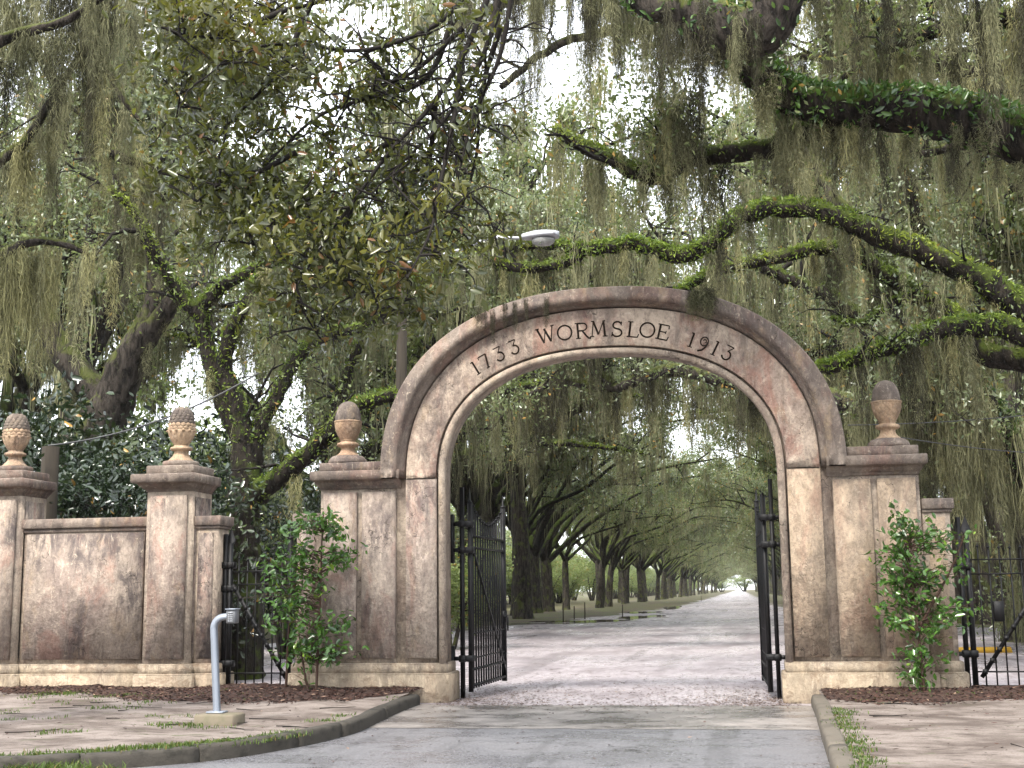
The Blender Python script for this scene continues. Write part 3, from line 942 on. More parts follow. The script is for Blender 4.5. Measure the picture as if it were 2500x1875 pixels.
for r_ in range(4):
    for c_ in range(3):
        mb = MB(); mb.box(.143 + c_ * .020, .157 + c_ * .020, -.086, -.0805, 1.255 + r_ * .023, 1.270 + r_ * .023); mb.build('key', M['keys'], kbo)

# ------------------------------------------------------------------ utility pole with lamp, wooden post, wires
pl = tag(empty('utility_pole', (-4.25, 4.2, 0)), 'wooden utility pole with a grey cobra-head street lamp behind the arch', 'street lamp')
mb = MB(); mb.tube(np.array([(0, 0, -.2), (0, 0, 4), (.03, 0, 7.55)]), np.array([.13, .115, .095]), 12); mb.build('pole', M['pole'], pl)
lp = at(1275, 582, 4.2) - np.array([-4.25, 4.2, 0])
l0 = at(1130, 608, 4.2) - np.array([-4.25, 4.2, 0]); l1 = at(1195, 582, 4.2) - np.array([-4.25, 4.2, 0])
arm = catmull([(0.05, 0, l0[2] - .22), tuple(l0), tuple(l1), tuple(lp + np.array([.08, 0, 0]))], 16)
mb = MB(); mb.tube(arm, .028, 8); mb.build('arm', M['lamp'], pl)
hx = lp
mb = MB()
sec = []
for k in range(13):
    t = k / 12
    w = .11 + .09 * math.sin(min(1, t * 1.3) * math.pi / 2) if t < .95 else .13
    if k == 12: w = .05
    top = .085 + .045 * math.sin(t * math.pi)
    bot = -.035
    cx = hx[0] + t * .70
    ring = [(cx, hx[1] + w * math.cos(a), hx[2] + t * .01 + (top * math.sin(a) if math.sin(a) > 0 else -bot * math.sin(a))) for a in [q * 2 * math.pi / 14 for q in range(14)]]
    sec.append(ring)
V = [p for q in sec for p in q]; F = []
for i in range(12):
    for j in range(14):
        k = (j + 1) % 14
        F.append((i * 14 + j, i * 14 + k, i * 14 + 14 + k, i * 14 + 14 + j))
F.append(tuple(range(13, -1, -1))); F.append(tuple(12 * 14 + j for j in range(14)))
mb.add(V, F); lh = mb.build('lamp_head', M['lamp'], pl, True)
mb = MB(); mb.lathe([(.15, -.03), (.155, -.06), (.14, -.12), (.09, -.165), (.02, -.175)][::-1], 20, (0, 0)); gl = mb.build('lamp_glass', M['glass'], lh, True, loc=(hx[0] + .40, hx[1], hx[2]))
gl.scale = (1.45, .95, 1)

wp = tag(empty('wooden_post', (-9.75, 1.5, 0)), 'weathered wooden post behind the leftmost pillar', 'post')
mb = MB(); mb.tube(np.array([(0, 0, -.2), (0, 0, 2), (0, 0, 4.12)]), np.array([.16, .155, .145]), 10, rough=.05); mb.build('post', M['pole'], wp)

def wire(p, q, sag, label, r=.011):
    P = np.array([np.array(p) * (1 - t) + np.array(q) * t - np.array([0, 0, sag * 4 * t * (1 - t)]) for t in np.linspace(0, 1, 24)])
    mb = MB(); mb.tube(P, r, 5); tag(mb.build('wire', M['wire'], None), label, 'wire', 'overhead wires')
wire(at(118, 1088, 1.5), at(640, 905, 4.0), .25, 'thin wire rising from the wooden post to the left oak', .016)
wire(at(2070, 1038, 7), at(2560, 1008, 9), .05, 'thin upper wire behind the right acorn finial')
wire(at(2190, 1066, 7), at(2560, 1108, 9), .05, 'thin lower wire sloping behind the right acorn finial')

# stakes along the wet verge, yellow parking stop seen through the right foot gate
SL = ['tall dark stake second from the left at the puddled verge', 'short dark stake third from the left at the puddled verge', 'dark stake standing right behind the broad verge puddle', 'leftmost dark stake at the puddled verge', 'farthest tiny stake on the verge down the avenue']
for k, (u, v) in enumerate([(1402, 1512), (1428, 1512), (1520, 1506), (1375, 1516), (1712, 1468)]):
    d = _F + _R * (u - 1250) / F_PX - _U * (v - 937.5) / F_PX
    t = (-.03 - CAM[2]) / d[2]
    p = CAM + d * t
    h = .75 + .2 * (k % 2)
    mb = MB(); mb.tube(np.array([(0, 0, -.1), (.01, 0, h)]), .035, 6)
    o = mb.build('stake', M['stake'], None, loc=tuple(p)); tag(o, SL[k], 'stake', 'stakes along the avenue verge')
ys = MB(); ys.frus(-.75, .75, -.12, .12, 0, -.72, .72, -.08, .08, .13)
tag(ys.build('parking_stop', M['yellow'], None, loc=(7.45, 14.2, -.03)), 'yellow concrete parking stop seen through the right foot gate', 'parking stop')
# ------------------------------------------------------------------ foliage materials
def leaf_mat(name, a, b, c=None, gloss=.38, spec=.4, trans=.35, tc=None, old=0.04, oldc=(.30, .17, .04)):
    t = NT(name)
    r = t.geo('Random Per Island')
    n = t.noise((.55, .55, .55), (3, 1, 7), 3)
    k = t.math('ADD', t.math('MULTIPLY', r, .7), t.math('MULTIPLY', n, .45))
    col = t.mix(t.ramp(k, .15, .85), a, b)
    if c:
        col = t.mix(t.ramp(n, .52, .66, 0, .8), col, c)
    if old:
        col = t.mix(t.ramp(r, 1 - old - .004, 1 - old), col, oldc)
    t.done(col, gloss, spec)
    tr = t.n.new('ShaderNodeBsdfTranslucent')
    t.l.new(t.mix(.5, col, tc or (b[0] * 1.6, b[1] * 1.6, b[2])), tr.inputs[0])
    mx = t.n.new('ShaderNodeMixShader')
    mx.inputs[0].default_value = trans
    t.l.new(t.p.outputs[0], mx.inputs[1])
    t.l.new(tr.outputs[0], mx.inputs[2])
    t.l.new(mx.outputs[0], t.out.inputs[0])
    return t.m
M['oak_leaf'] = leaf_mat('live_oak_leaves', (.022, .038, .011), (.14, .175, .060), (.20, .23, .10), .32, .6, .45)
M['oak_leaf2'] = leaf_mat('grey_green_oak_leaves', (.032, .050, .020), (.175, .212, .105), (.25, .28, .185), .26, .75, .45)
M['dark_leaf'] = leaf_mat('glossy_dark_leaves', (.006, .013, .007), (.024, .040, .018), (.05, .07, .02), .22, .7, .15, old=.01)
M['bough_leaf'] = leaf_mat('broad_bough_leaves', (.009, .015, .005), (.055, .066, .014), (.10, .095, .016), .24, .6, .35, (.20, .21, .03), .03, (.13, .055, .015))
M['shrub_leaf'] = leaf_mat('camellia_leaves', (.014, .042, .010), (.072, .155, .028), None, .22, .6, .28, (.10, .22, .02), .06, (.13, .21, .02))
M['fern'] = leaf_mat('resurrection_fern', (.026, .055, .010), (.155, .215, .030), (.23, .27, .035), .45, .25, .3, old=0)
M['ivy'] = leaf_mat('limb_fern_leaves', (.016, .042, .010), (.080, .150, .034), None, .26, .55, .25, old=.01)
M['grass'] = leaf_mat('grass_blades', (.022, .045, .008), (.075, .115, .020), None, .5, .3, .3, old=.08, oldc=(.13, .10, .03))
M['under'] = leaf_mat('understory_leaves', (.05, .078, .022), (.19, .24, .085), (.26, .30, .12), .40, .45, .45)
def moss_mat(name, a, b):
    t = NT(name)
    r = t.geo('Random Per Island')
    n = t.noise((1.2, 1.2, .5), (3, 1, 7), 3)
    k = t.math('ADD', t.math('MULTIPLY', r, .6), t.math('MULTIPLY', n, .6))
    col = t.mix(t.ramp(k, .2, .9), a, b)
    t.done(col, .85, .15)
    tr = t.n.new('ShaderNodeBsdfTranslucent')
    t.l.new(col, tr.inputs[0])
    mx = t.n.new('ShaderNodeMixShader')
    mx.inputs[0].default_value = .3
    t.l.new(t.p.outputs[0], mx.inputs[1])
    t.l.new(tr.outputs[0], mx.inputs[2])
    t.l.new(mx.outputs[0], t.out.inputs[0])
    return t.m
M['moss'] = moss_mat('spanish_moss', (.062, .062, .034), (.25, .248, .138))
M['moss_y'] = moss_mat('spanish_moss_yellow', (.11, .106, .048), (.35, .335, .165))
M['moss_d'] = moss_mat('spanish_moss_dark', (.018, .017, .011), (.085, .081, .05))  # darkest moss tone; puts the shade of silhouetted drapes into the colour
def bark_mat(name, a, b, green=.6, gcol=(.10, .125, .02)):
    t = NT(name)
    v = t.noise((9, 9, 2.2), (1, 2, 3), 7, .7, dist=.5)
    f = t.noise((34, 34, 8), detail=4)
    c = t.mix(t.ramp(v, .36, .64), a, b)
    c = t.mix(t.ramp(f, .55, .7, 0, .35), c, (.065, .058, .048))
    nz = t.xyz(t.geo('Normal'))[2]
    gn = t.noise((2.3, 2.3, 2.3), (5, 5, 1), 5, .65)
    g = t.math('ADD', nz, t.ramp(gn, .3, .7, -.55, .55))
    c = t.mix(t.ramp(g, .05, .55, 0, green), c, gcol)
    t.bump(t.math('ADD', t.math('MULTIPLY', v, 2.), f), .9, .04)
    return t.done(c, .9, .15)
M['bark'] = bark_mat('oak_bark', (.010, .0085, .0072), (.062, .052, .043), .5)
M['bark_moss'] = bark_mat('mossy_oak_bark', (.005, .004, .0035), (.026, .021, .016), .8, (.05, .07, .010))
M['twig'] = simple('dark_twigs', (.010, .008, .0065), .85, .2, var=.3, dirt=(.03, .025, .02), bump=0)
M['stem'] = simple('shrub_stem', (.035, .018, .012), .8, .2, var=.4, bump=.2)

# ------------------------------------------------------------------ foliage generators
def unit(a):
    return a / (np.linalg.norm(a, axis=-1, keepdims=True) + 1e-9)

def leaf_cloud(C, size, asp=.42, droop=.0, flat=.0, rng=RNG, wide=False):
    """folded leaf blades centred on C (N,3); wide: 6-point outline, else a rhombus"""
    n = len(C)
    s = size * (.6 + .8 * rng.random(n))[:, None]
    d = rng.normal(size=(n, 3))
    d[:, 2] -= droop
    d = unit(d)
    w = rng.normal(size=(n, 3))
    w[:, 2] *= (1 - flat)
    w = unit(w - d * (w * d).sum(1, keepdims=True))
    nn = np.cross(d, w)
    b, t = C - d * s * .5, C + d * s * .5
    fo = nn * s * .10
    if wide:
        l1, r1 = C - d * s * .18 + w * s * asp * .5 + fo, C - d * s * .18 - w * s * asp * .5 + fo
        l2, r2 = C + d * s * .2 + w * s * asp * .42 + fo, C + d * s * .2 - w * s * asp * .42 + fo
        V = np.stack([b, l1, l2, t, r2, r1], 1).reshape(-1, 3)
        i = np.arange(n)[:, None] * 6
        return V, np.concatenate([i + np.array([0, 1, 2, 3]), i + np.array([0, 3, 4, 5])])
    l, r = C + w * s * asp * .5 + fo, C - w * s * asp * .5 + fo
    V = np.stack([b, l, t, r], 1).reshape(-1, 3)
    i = np.arange(n)[:, None] * 4
    return V, np.concatenate([i + np.array([0, 1, 2]), i + np.array([0, 2, 3])])

def strands(A, L, width, segs=5, sway=.05, curl=0.0, rng=RNG):
    """hanging ribbons from anchors A (N,3) with lengths L"""
    n = len(A)
    L = np.asarray(L)
    t = np.linspace(0, 1, segs + 1)
    off = np.cumsum(rng.normal(scale=sway, size=(n, segs + 1, 2)), 1)
    off -= off[:, :1]
    P = np.zeros((n, segs + 1, 3))
    P[:, :, :2] = A[:, None, :2] + off * np.sqrt(L)[:, None, None]
    P[:, :, 2] = A[:, None, 2] - L[:, None] * t[None]
    th = rng.random(n) * math.pi
    if curl:
        th = th[:, None] + np.cumsum(rng.normal(scale=curl, size=(n, segs + 1)), 1)
    else:
        th = np.repeat(th[:, None], segs + 1, 1)
    w = width * (.6 + .8 * rng.random(n))[:, None] * np.clip(1.15 - t[None] * .95, .12, 1)
    D = np.stack([np.cos(th) * w, np.sin(th) * w, np.zeros_like(th)], -1) * .5
    V = np.stack([P - D, P + D], 2).reshape(-1, 3)
    base = np.arange(n)[:, None] * (segs + 1) * 2
    k = np.arange(segs)[None] * 2
    a = (base + k).ravel()
    return V, np.stack([a, a + 1, a + 3, a + 2], 1)

def merge(parts):
    V, F, b = [], {}, 0
    for v, f in parts:
        V.append(v)
        F.setdefault(f.shape[1], []).append(f + b)
        b += len(v)
    return np.concatenate(V), [np.concatenate(x) for x in F.values()]

# drape meshes: one metre long hanging tassels of Spanish moss, many fine strands and curled wisps
def drape_mesh(seed, ns=46, rad=.085, mat='moss', wisps=230, width=.011):
    r = np.random.default_rng(seed)
    ang, rr = r.random(ns) * 6.283, np.sqrt(r.random(ns)) * rad
    ln = .35 + .65 * r.beta(1.6, 1.3, ns)
    A = np.stack([rr * np.cos(ang), rr * np.sin(ang) * .8, -.02 - .30 * r.random(ns) ** 2], 1)
    ln = np.minimum(ln, 1 + A[:, 2])
    parts = [strands(A, ln, width, 16, .023, .7, r)]
    # short curled wisps standing off the tassel
    k = r.random(wisps) ** 1.1
    env = rad * (1.0 - .62 * k)
    ang = r.random(wisps) * 6.283
    C = np.stack([env * np.cos(ang) * r.random(wisps) ** .4, env * np.sin(ang) * r.random(wisps) ** .4, -k * .95], 1)
    D = np.stack([np.cos(ang), np.sin(ang), r.normal(-.5, .8, wisps)], 1)
    D = unit(D) * (.03 + .06 * r.random(wisps))[:, None]
    p1 = C + D * .5 + r.normal(scale=.008, size=(wisps, 3))
    p2 = C + D + np.array([0, 0, -.022])
    wd = np.cross(unit(D), r.normal(size=(wisps, 3)))
    wd = unit(wd) * width * .42
    V = np.stack([C - wd, C + wd, p1 - wd, p1 + wd, p2 - wd * .3, p2 + wd * .3], 1).reshape(-1, 3)
    i = np.arange(wisps)[:, None] * 6
    F = np.concatenate([i + np.array([0, 1, 3, 2]), i + np.array([2, 3, 5, 4])])
    parts.append((V, F))
    V, F = merge(parts)
    return mesh('moss_drape', V, F, M[mat])
DR = {}
for j_, k_ in enumerate(('moss', 'moss_y', 'moss_d')):
    DR[k_] = []
    for i_ in range(12):
        ty = i_ % 4      # 0 broad curtain, 1 tassel, 2 thin string, 3 ragged clump
        DR[k_].append(drape_mesh(100 + i_ * 7 + j_ * 31, (60, 44, 16, 34)[ty], (.15, .075, .028, .11)[ty] * (.85 + .1 * (i_ // 4)), k_, (330, 260, 120, 420)[ty], .0085))
def drape(parent, p, L, wid=1.0, kind='moss', off=(0, 0, 0)):
    o = obj('moss_drape', random.choice(DR[kind]), parent, (p[0] - off[0], p[1] - off[1], p[2] - off[2]), (random.uniform(-.05, .05), random.uniform(-.05, .05), random.uniform(0, 6.28)), (wid * (.75 + .2 * L), wid * (.75 + .2 * L), L))
    return o

class Tree:
    """a tree with trunk, limbs, twigs, crown, fern and moss parts; all geometry in world space, root at the base"""
    def __init__(s, name, base, label, cat='tree', group=None, seed=1):
        s.root = tag(empty(name, base), label, cat, group)
        s.base = np.array(base, float)
        s.r = np.random.default_rng(seed)
        s.tips, s.anch, s.tw = [], [], []
        s.nd = 0
    def part(s, name, V, F, mat, smooth=False, kind=None):
        V = np.asarray(V) - s.base
        o = obj(name, mesh(name, V, F, mat, smooth), s.root)
        if kind:
            o['kind'] = kind
        return o
    def limb(s, ctrl, rad, name='limb', mat='bark', n=None, sides=12, rough=.10, wob=.0, fern=0, fsize=.10, fmat='fern', ferno=0, hang=0, hl=(.4, 1.3), twigs=0, tl=(1, 2.2), up=.4):
        """ctrl: world control points; rad: radii at them"""
        C = np.column_stack([np.asarray(ctrl, float), np.interp(np.linspace(0, 1, len(ctrl)), np.linspace(0, 1, len(rad)), rad)])
        L = np.linalg.norm(np.diff(C[:, :3], axis=0), axis=1).sum()
        n = n or int(max(10, min(70, L * 6)))
        P = catmull(C, n)
        if wob:
            P[:, :3] += s.r.normal(scale=wob, size=(n, 3)) * np.clip(P[:, 3:], 0, .3) / .3
        V, F = tube_np(P[:, :3], P[:, 3], sides, rough)
        s.part(name, V, F, M[mat], True)
        if fern:
            m_ = int(fern * L)
            k = s.r.integers(0, n, m_)
            a = s.r.normal(size=(m_, 3)); a[:, 2] = a[:, 2] * .9 + .5
            a = unit(a)
            Q = P[k, :3] + a * (P[k, 3:] * .98 + .75 * fsize * s.r.random((m_, 1)) ** 1.5)
            V, F = leaf_cloud(Q, fsize, .36, -.3, 0, s.r, wide=fsize > .09)
            s.part('fern', V, F, M[fmat], kind='stuff')
        if ferno:
            lm = LEAFOBJ[fmat]
            for _ in range(ferno):
                k = s.r.integers(0, n)
                a = s.r.normal(size=3); a[2] = abs(a[2]) * .8; a[1] -= .6
                a /= np.linalg.norm(a)
                q = P[k, :3] + a * P[k, 3] * s.r.uniform(1.0, 1.3) - s.base
                obj('leaf', lm, s.root, q, (s.r.uniform(.2, 1.4), s.r.uniform(-.6, .6), math.atan2(a[1], a[0]) + math.pi / 2 + s.r.normal() * .6), [fsize * 1.25 * s.r.uniform(.7, 1.3)] * 3)
        s.anch += [(P[k, 0], P[k, 1], P[k, 2] - P[k, 3] * .6) for k in range(n)]
        for _ in range(int(hang * L)):
            k = s.r.integers(0, n)
            if s.nd < 290:
                s.nd += 1
                drape(s.root, P[k, :3] + np.array([s.r.normal() * P[k, 3] * .6, s.r.normal() * P[k, 3] * .6, -P[k, 3] * .5]), s.r.uniform(*hl), s.r.uniform(.7, 1.4), random.choice(['moss', 'moss', 'moss_d', 'moss_y']), s.base)
        for _ in range(int(twigs)):
            k = int(s.r.integers(int(n * .15), n))
            s.branch(P[k, :3], P[k, 3], s.r.uniform(*tl), up)
        return P
    def branch(s, p, r0, L, up=.4, depth=1, d=None):
        """a secondary branch with its own twigs; collects leaf tips and moss anchors"""
        if d is None:
            d = s.r.normal(size=3)
        d = np.array(d, float)
        d[2] = abs(d[2]) * .6 + up
        d /= np.linalg.norm(d)
        pts = [np.array(p, float)]
        m_ = 5
        for i in range(m_):
            d = d + s.r.normal(scale=.30, size=3) + np.array([0, 0, -.04 * i])
            d /= np.linalg.norm(d)
            pts.append(pts[-1] + d * L / m_)
        rr = min(r0 * .5, .028 * L + .006) * np.linspace(1, .3, m_ + 1)
        s.tw.append((np.array(pts), rr))
        s.anch += [tuple(q) for q in pts[2:]]
        s.tips += [(q, .28 + .10 * L) for q in pts[2:]]
        if depth > 0:
            for i in (1, 2, 3, 4, 5):
                if s.r.random() < .85:
                    s.branch(pts[i], rr[i], L * s.r.uniform(.35, .6), up * .6, depth - 1, d + s.r.normal(scale=.8, size=3))
    def finish(s, leaves=0, lsize=.1, lmat='oak_leaf', asp=.42, moss=0, ml=(.4, 1.4), mw=.02, msegs=5, wide=False, mmat='moss', twmat='twig', droop=.15, sig=1.0, drapes=0, dl=(.5, 1.5), dk=('moss', 'moss', 'moss_d', 'moss_y')):
        if s.tw:
            s.part('twigs', *merge([tube_np(p, r, 4) for p, r in s.tw]), M[twmat], kind='stuff')
        if leaves and s.tips:
            k = s.r.integers(0, len(s.tips), leaves)
            T = np.array([t[0] for t in s.tips]); S = np.array([t[1] for t in s.tips])
            C = T[k] + s.r.normal(size=(leaves, 3)) * S[k][:, None] * sig * np.array([1, 1, .7])
            V, F = leaf_cloud(C, lsize, asp, droop, 0, s.r, wide)
            s.part('crown', V, F, M[lmat], kind='stuff')
        if moss and s.anch:
            A = np.array(s.anch)
            cl = A[s.r.integers(0, len(A), max(1, moss // 9))]
            k = s.r.integers(0, len(cl), moss)
            P = cl[k] + s.r.normal(size=(moss, 3)) * np.array([.09, .09, .05])
            cll = s.r.uniform(*ml, len(cl))
            V, F = strands(P, cll[k] * (.35 + .65 * s.r.random(moss)), mw, msegs, .03, .25, s.r)
            s.part('moss', V, F, M[mmat], kind='stuff')
        if drapes and s.anch:
            for _ in range(min(drapes, 295 - s.nd)):
                a = s.anch[int(s.r.integers(0, len(s.anch)))]
                drape(s.root, a, s.r.uniform(*dl), s.r.uniform(.7, 1.3), random.choice(dk), s.base)
        return s.root

def single_leaf(mat):
    """one blade, length 1 along local -z from its stalk, with a folded midrib"""
    V = [(0, 0, 0), (-.20, .05, -.30), (-.17, .06, -.65), (0, 0, -1), (.17, .06, -.65), (.20, .05, -.30), (0, -.02, -.5)]
    return mesh('leaf', np.array(V), [(0, 6, 1), (1, 6, 2), (2, 6, 3), (0, 5, 6), (5, 4, 6), (4, 3, 6)], M[mat])
LEAFOBJ = {k: single_leaf(k) for k in ('bough_leaf', 'shrub_leaf', 'ivy')}

# ------------------------------------------------------------------ prototype oaks (copied for the avenue and the wood)
PROTO = {}
def proto_oak(key, seed, H=13., spread=9., fork=3.8, bias=(0, 0), tr=.48, prim=6, leaves=17000, lsize=.17, moss=3500, lmat='oak_leaf', ml=(.6, 2.0), mw=.045, label='live oak', zmin=0.):
    T = Tree('live_oak', (0, 0, 0), label, 'tree', None, seed)
    r = T.r
    lean = np.array([bias[0] * .25 + r.normal() * .15, bias[1] * .1 + r.normal() * .15])
    P = [(0, 0, -.3), (lean[0] * .1, lean[1] * .1, .25), (lean[0] * .35, lean[1] * .35, fork * .5), (lean[0], lean[1], fork)]
    T.limb(P, [tr * 1.75, tr * 1.15, tr * .95, tr * .85], 'trunk', 'bark', 14, 12, .10)
    fk = np.array([lean[0], lean[1], fork - .1])
    az0 = r.uniform(0, 6.28)
    for i in range(prim):
        az = az0 + i * 6.283 / prim + r.normal() * .25
        d = np.array([math.cos(az) + bias[0] * .9, math.sin(az) + bias[1] * .9])
        d /= np.linalg.norm(d)
        Ls = spread * r.uniform(.65, 1.05)
        top = fork + (H - fork) * r.uniform(.35, .85)
        q = [fk + np.array([0, 0, -.25 * (i % 3)])]
        for t in (.2, .45, .72, 1.0):
            z = fork + (top - fork) * (1 - (1 - t) ** (2.1 if zmin else 1.7))
            xy = fk[:2] + d * Ls * t + r.normal(scale=.45, size=2)
            q.append(np.array([xy[0], xy[1], z + r.normal() * .25]))
        Pl = T.limb(q, [tr * .52, tr * .42, tr * .33, tr * .22, tr * .09], 'limb', 'bark_moss', 20, 7, .10)
        for k in (7, 9, 11, 13, 15, 17, 19):
            T.branch(Pl[k, :3], Pl[k, 3] * 1.6, r.uniform(2.0, 3.6), r.uniform(.1, .8), 1, np.append(d, 0) * .5 + r.normal(scale=.9, size=3))
    T.tips = [t for t in T.tips if t[0][2] > zmin]
    T.anch = [a for a in T.anch if a[2] > zmin * .9]
    T.finish(leaves, lsize, lmat, .5, moss, ml, mw, 4, mmat='moss', sig=.82)
    PROTO[key] = T.root
    return T.root
proto_oak('a', 3, 16, 13.5, 4.6, (.7, 0), .40, 9, 27000, zmin=6.6, moss=3600)
proto_oak('b', 8, 15, 13.0, 5.2, (.65, .2), .33, 8, 25000, zmin=6.4, moss=3600)
proto_oak('c', 15, 17, 13.5, 4.2, (.55, -.2), .47, 9, 27000, lmat='oak_leaf2', zmin=6.6, moss=3600)
proto_oak('d', 21, 16, 7.5, 6.0, (0, 0), .40, 8, 32000, .17, 6500, 'oak_leaf2')
proto_oak('e', 27, 17, 8.0, 5.0, (0, 0), .45, 9, 32000, .17, 6500, 'oak_leaf')
_used = set()
def place(key, x, y, rz, sc, label, group=None, name='live_oak'):
    o = PROTO[key]
    if key in _used:
        o = copy_tree(o)
    _used.add(key)
    o.name = name
    o.location = (x, y, -.03)
    o.rotation_euler = (0, 0, rz)
    o.scale = (sc[0], sc[0], sc[1]) if isinstance(sc, tuple) else (sc, sc, sc)
    tag(o, label, 'tree')
    if group:
        o['group'] = group
    elif 'group' in o:
        del o['group']
    return o

# avenue rows
ORD = ['nearest', 'second', 'third', 'fourth', 'fifth', 'sixth', 'seventh', 'eighth', 'ninth', 'tenth', 'eleventh', 'twelfth']
rr_ = random.Random(5)
n = 0
for row, X0, rz0 in ((-1, -12.4, 0), (1, 11.0, math.pi)):
    y = 35.0 if row < 0 else 30.0
    i = 0
    while y < 760:
        key = 'abc'[(i * 2 + (row > 0) + i // 3) % 3]
        far = y > 98 or i > 11
        side = 'left' if row < 0 else 'right'
        if not far:
            lab = f'{ORD[i]} live oak from the gate in the {side} avenue row'
            grp = f'oaks of the {side} avenue row'
        else:
            lab = f'distant live oak far down the {side} row of the avenue'
            grp = f'distant oaks of the {side} avenue row'
        q = rr_.uniform(.82, 1.2)
        place(key, X0 + rr_.uniform(-1.4, 1.2), y, rz0 + rr_.uniform(-.6, .6), (q, q * (1.25 if y < 75 else 1.0)), lab, grp)
        y += rr_.uniform(7.0, 9.5) if y < 160 else (rr_.uniform(13, 17) if y < 300 else rr_.uniform(22, 28))
        i += 1
# ------------------------------------------------------------------ wood beside the avenue
WOOD = [('d', -17, 15, (1.15, 1.3)), ('e', -24, 23, (1.1, 1.3)), ('e', -31, 33, (1.15, 1.4)), ('d', -34, 46, (1.1, 1.4)), ('d', -44, 42, (1.2, 1.4)), ('e', -12, 36, (1.1, 1.5)), ('d', -20, 52, (1.2, 1.7)), ('e', -11, 58, (1.2, 1.7)),
        ('e', 13.5, 17, (1.0, 1.15)), ('d', 19, 26, (1.1, 1.3)), ('e', 11.5, 41, (1.1, 1.5)), ('d', 24, 39, (1.2, 1.5)), ('e', 27, 18, 1.1), ('d', 10, 55, (1.3, 1.75)), ('e', 17, 60, (1.3, 1.75)), ('d', -10.5, 30, (.9, 1.0)), ('e', -14.5, 44, (1.0, 1.2))]
for i, (k, x, y, s_) in enumerate(WOOD):
    side = 'left' if x < 0 else 'right'
    rank = sorted(q[2] for q in WOOD if (q[1] < 0) == (x < 0)).index(y)
    place(k, x, y, i * 1.3, s_, f'{ORD[rank]} tall moss-hung oak from the gate in the {side} wood', f'tall oaks in the wood {side} of the avenue')

# leafy understory: shared leaf-mass meshes
def bush_proto(seed, R, H, leaves, lsize, mat, stems=5, asp=.5, wide=False, name='understory_bush', low=.0):
    T = Tree(name, (0, 0, 0), 'leafy bush', 'bush', None, seed)
    r = T.r
    for i in range(stems):
        az = i * 6.283 / stems + r.normal() * .3
        q = [(0.1 * math.cos(az), .1 * math.sin(az), -.1)]
        for t in (.35, .7, 1.0):
            q.append((R * .75 * t * math.cos(az) * r.uniform(.6, 1.1), R * .75 * t * math.sin(az) * r.uniform(.6, 1.1), H * .85 * t ** .8 * r.uniform(.75, 1.05)))
        Pl = T.limb(q, [.06 * H / 3, .045 * H / 3, .03 * H / 3, .01], 'stem', 'bark', 12, 6, .08)
        for k in (3, 4, 5, 7, 8, 9, 10, 11):
            T.branch(Pl[k, :3], Pl[k, 3] * 1.5, r.uniform(.3, .5) * H * .5, .1 if k < 6 else .3, 1)
    T.finish(leaves, lsize, mat, asp, 0, wide=wide, sig=.9)
    return T.root
BP = {'u': bush_proto(41, 2.6, 4.2, 9000, .13, 'under'), 'v': bush_proto(43, 2.2, 5.5, 9000, .13, 'under'), 'm': bush_proto(47, 2.0, 4.6, 7000, .15, 'dark_leaf', 6, .42, True, 'magnolia_bush'), 'w': bush_proto(49, 2.4, 4.8, 9000, .12, 'oak_leaf2')}
_ub = set()
def bush(key, x, y, sc, label, group, rz=None):
    o = BP[key]
    if key in _ub:
        o = copy_tree(o)
    _ub.add(key)
    o.location = (x, y, -.03)
    o.rotation_euler = (0, 0, rz if rz is not None else random.uniform(0, 6.28))
    o.scale = (sc, sc, sc) if not isinstance(sc, tuple) else (sc[0], sc[0], sc[1])
    tag(o, label, 'bush', group)
for x, y, s_, lab in [(-11.2, 3.4, 1.0, 'dark glossy magnolia bush right behind the wooden post'), (-8.6, 3.6, .92, 'dark glossy magnolia bush above the wall panel between the pinecone pillars'), (-13.5, 5.5, 1.25, 'dark glossy magnolia bush at the left picture edge behind the leftmost pinecone'),
                      (-10.2, 7.2, 1.2, 'taller dark magnolia bush beside the black leaning trunk'), (-9.4, 12.5, 1.0, 'magnolia bush glimpsed behind the forked left oak')]:
    bush('m', x, y, s_, lab, 'magnolia bushes behind the left wall')
for x, y, s_ in [(-9.5, 15, .9), (-6.3, 17.5, .8), (-13, 18, 1.0)]:
    bush('u', x, y, s_, 'light green bush in the clearing behind the forked left oak', 'light bushes behind the forked oak')
k = 0
for i in range(46):
    t = i / 46
    left = i % 3 != 0
    y = 14 + 110 * t + random.uniform(-3, 3)
    x = (-1 if left else 1) * ((26 if left else 15.5) + random.uniform(0, 12) + .06 * y)
    if left and y < 32: x = -random.uniform(9.5, 20)
    if not left and y < 30: x = random.uniform(13, 20)
    bush('uvw'[i % 3], x, y, random.uniform(.8, 1.5), f'leafy understory bush in the wood {"left" if left else "right"} of the avenue', f'understory bushes {"left" if left else "right"} of the avenue')
for i in range(34):
    y = 38 + i * 4.2
    bush('uv'[i % 2], -(20 + random.uniform(0, 12)), y, (random.uniform(1.3, 1.9), random.uniform(1.1, 1.8)), 'bright leafy bush behind the trunks of the left avenue row', 'bushes behind the left avenue row')
for i in range(14):
    y = 34 + i * 6
    bush('uvw'[i % 3], 17.5 + random.uniform(0, 6), y, (random.uniform(1.1, 1.6), random.uniform(.9, 1.7)), 'leafy bush behind the trunks of the right avenue row', 'bushes behind the right avenue row')
for i in range(64):
    y = 95 + i * 10
    bush('uvw'[i % 3], -(21 + random.uniform(0, 7)), y, (random.uniform(1.6, 2.2), random.uniform(1.3, 1.9)), 'low thicket far behind the left avenue row', 'low thickets far behind the left avenue row')
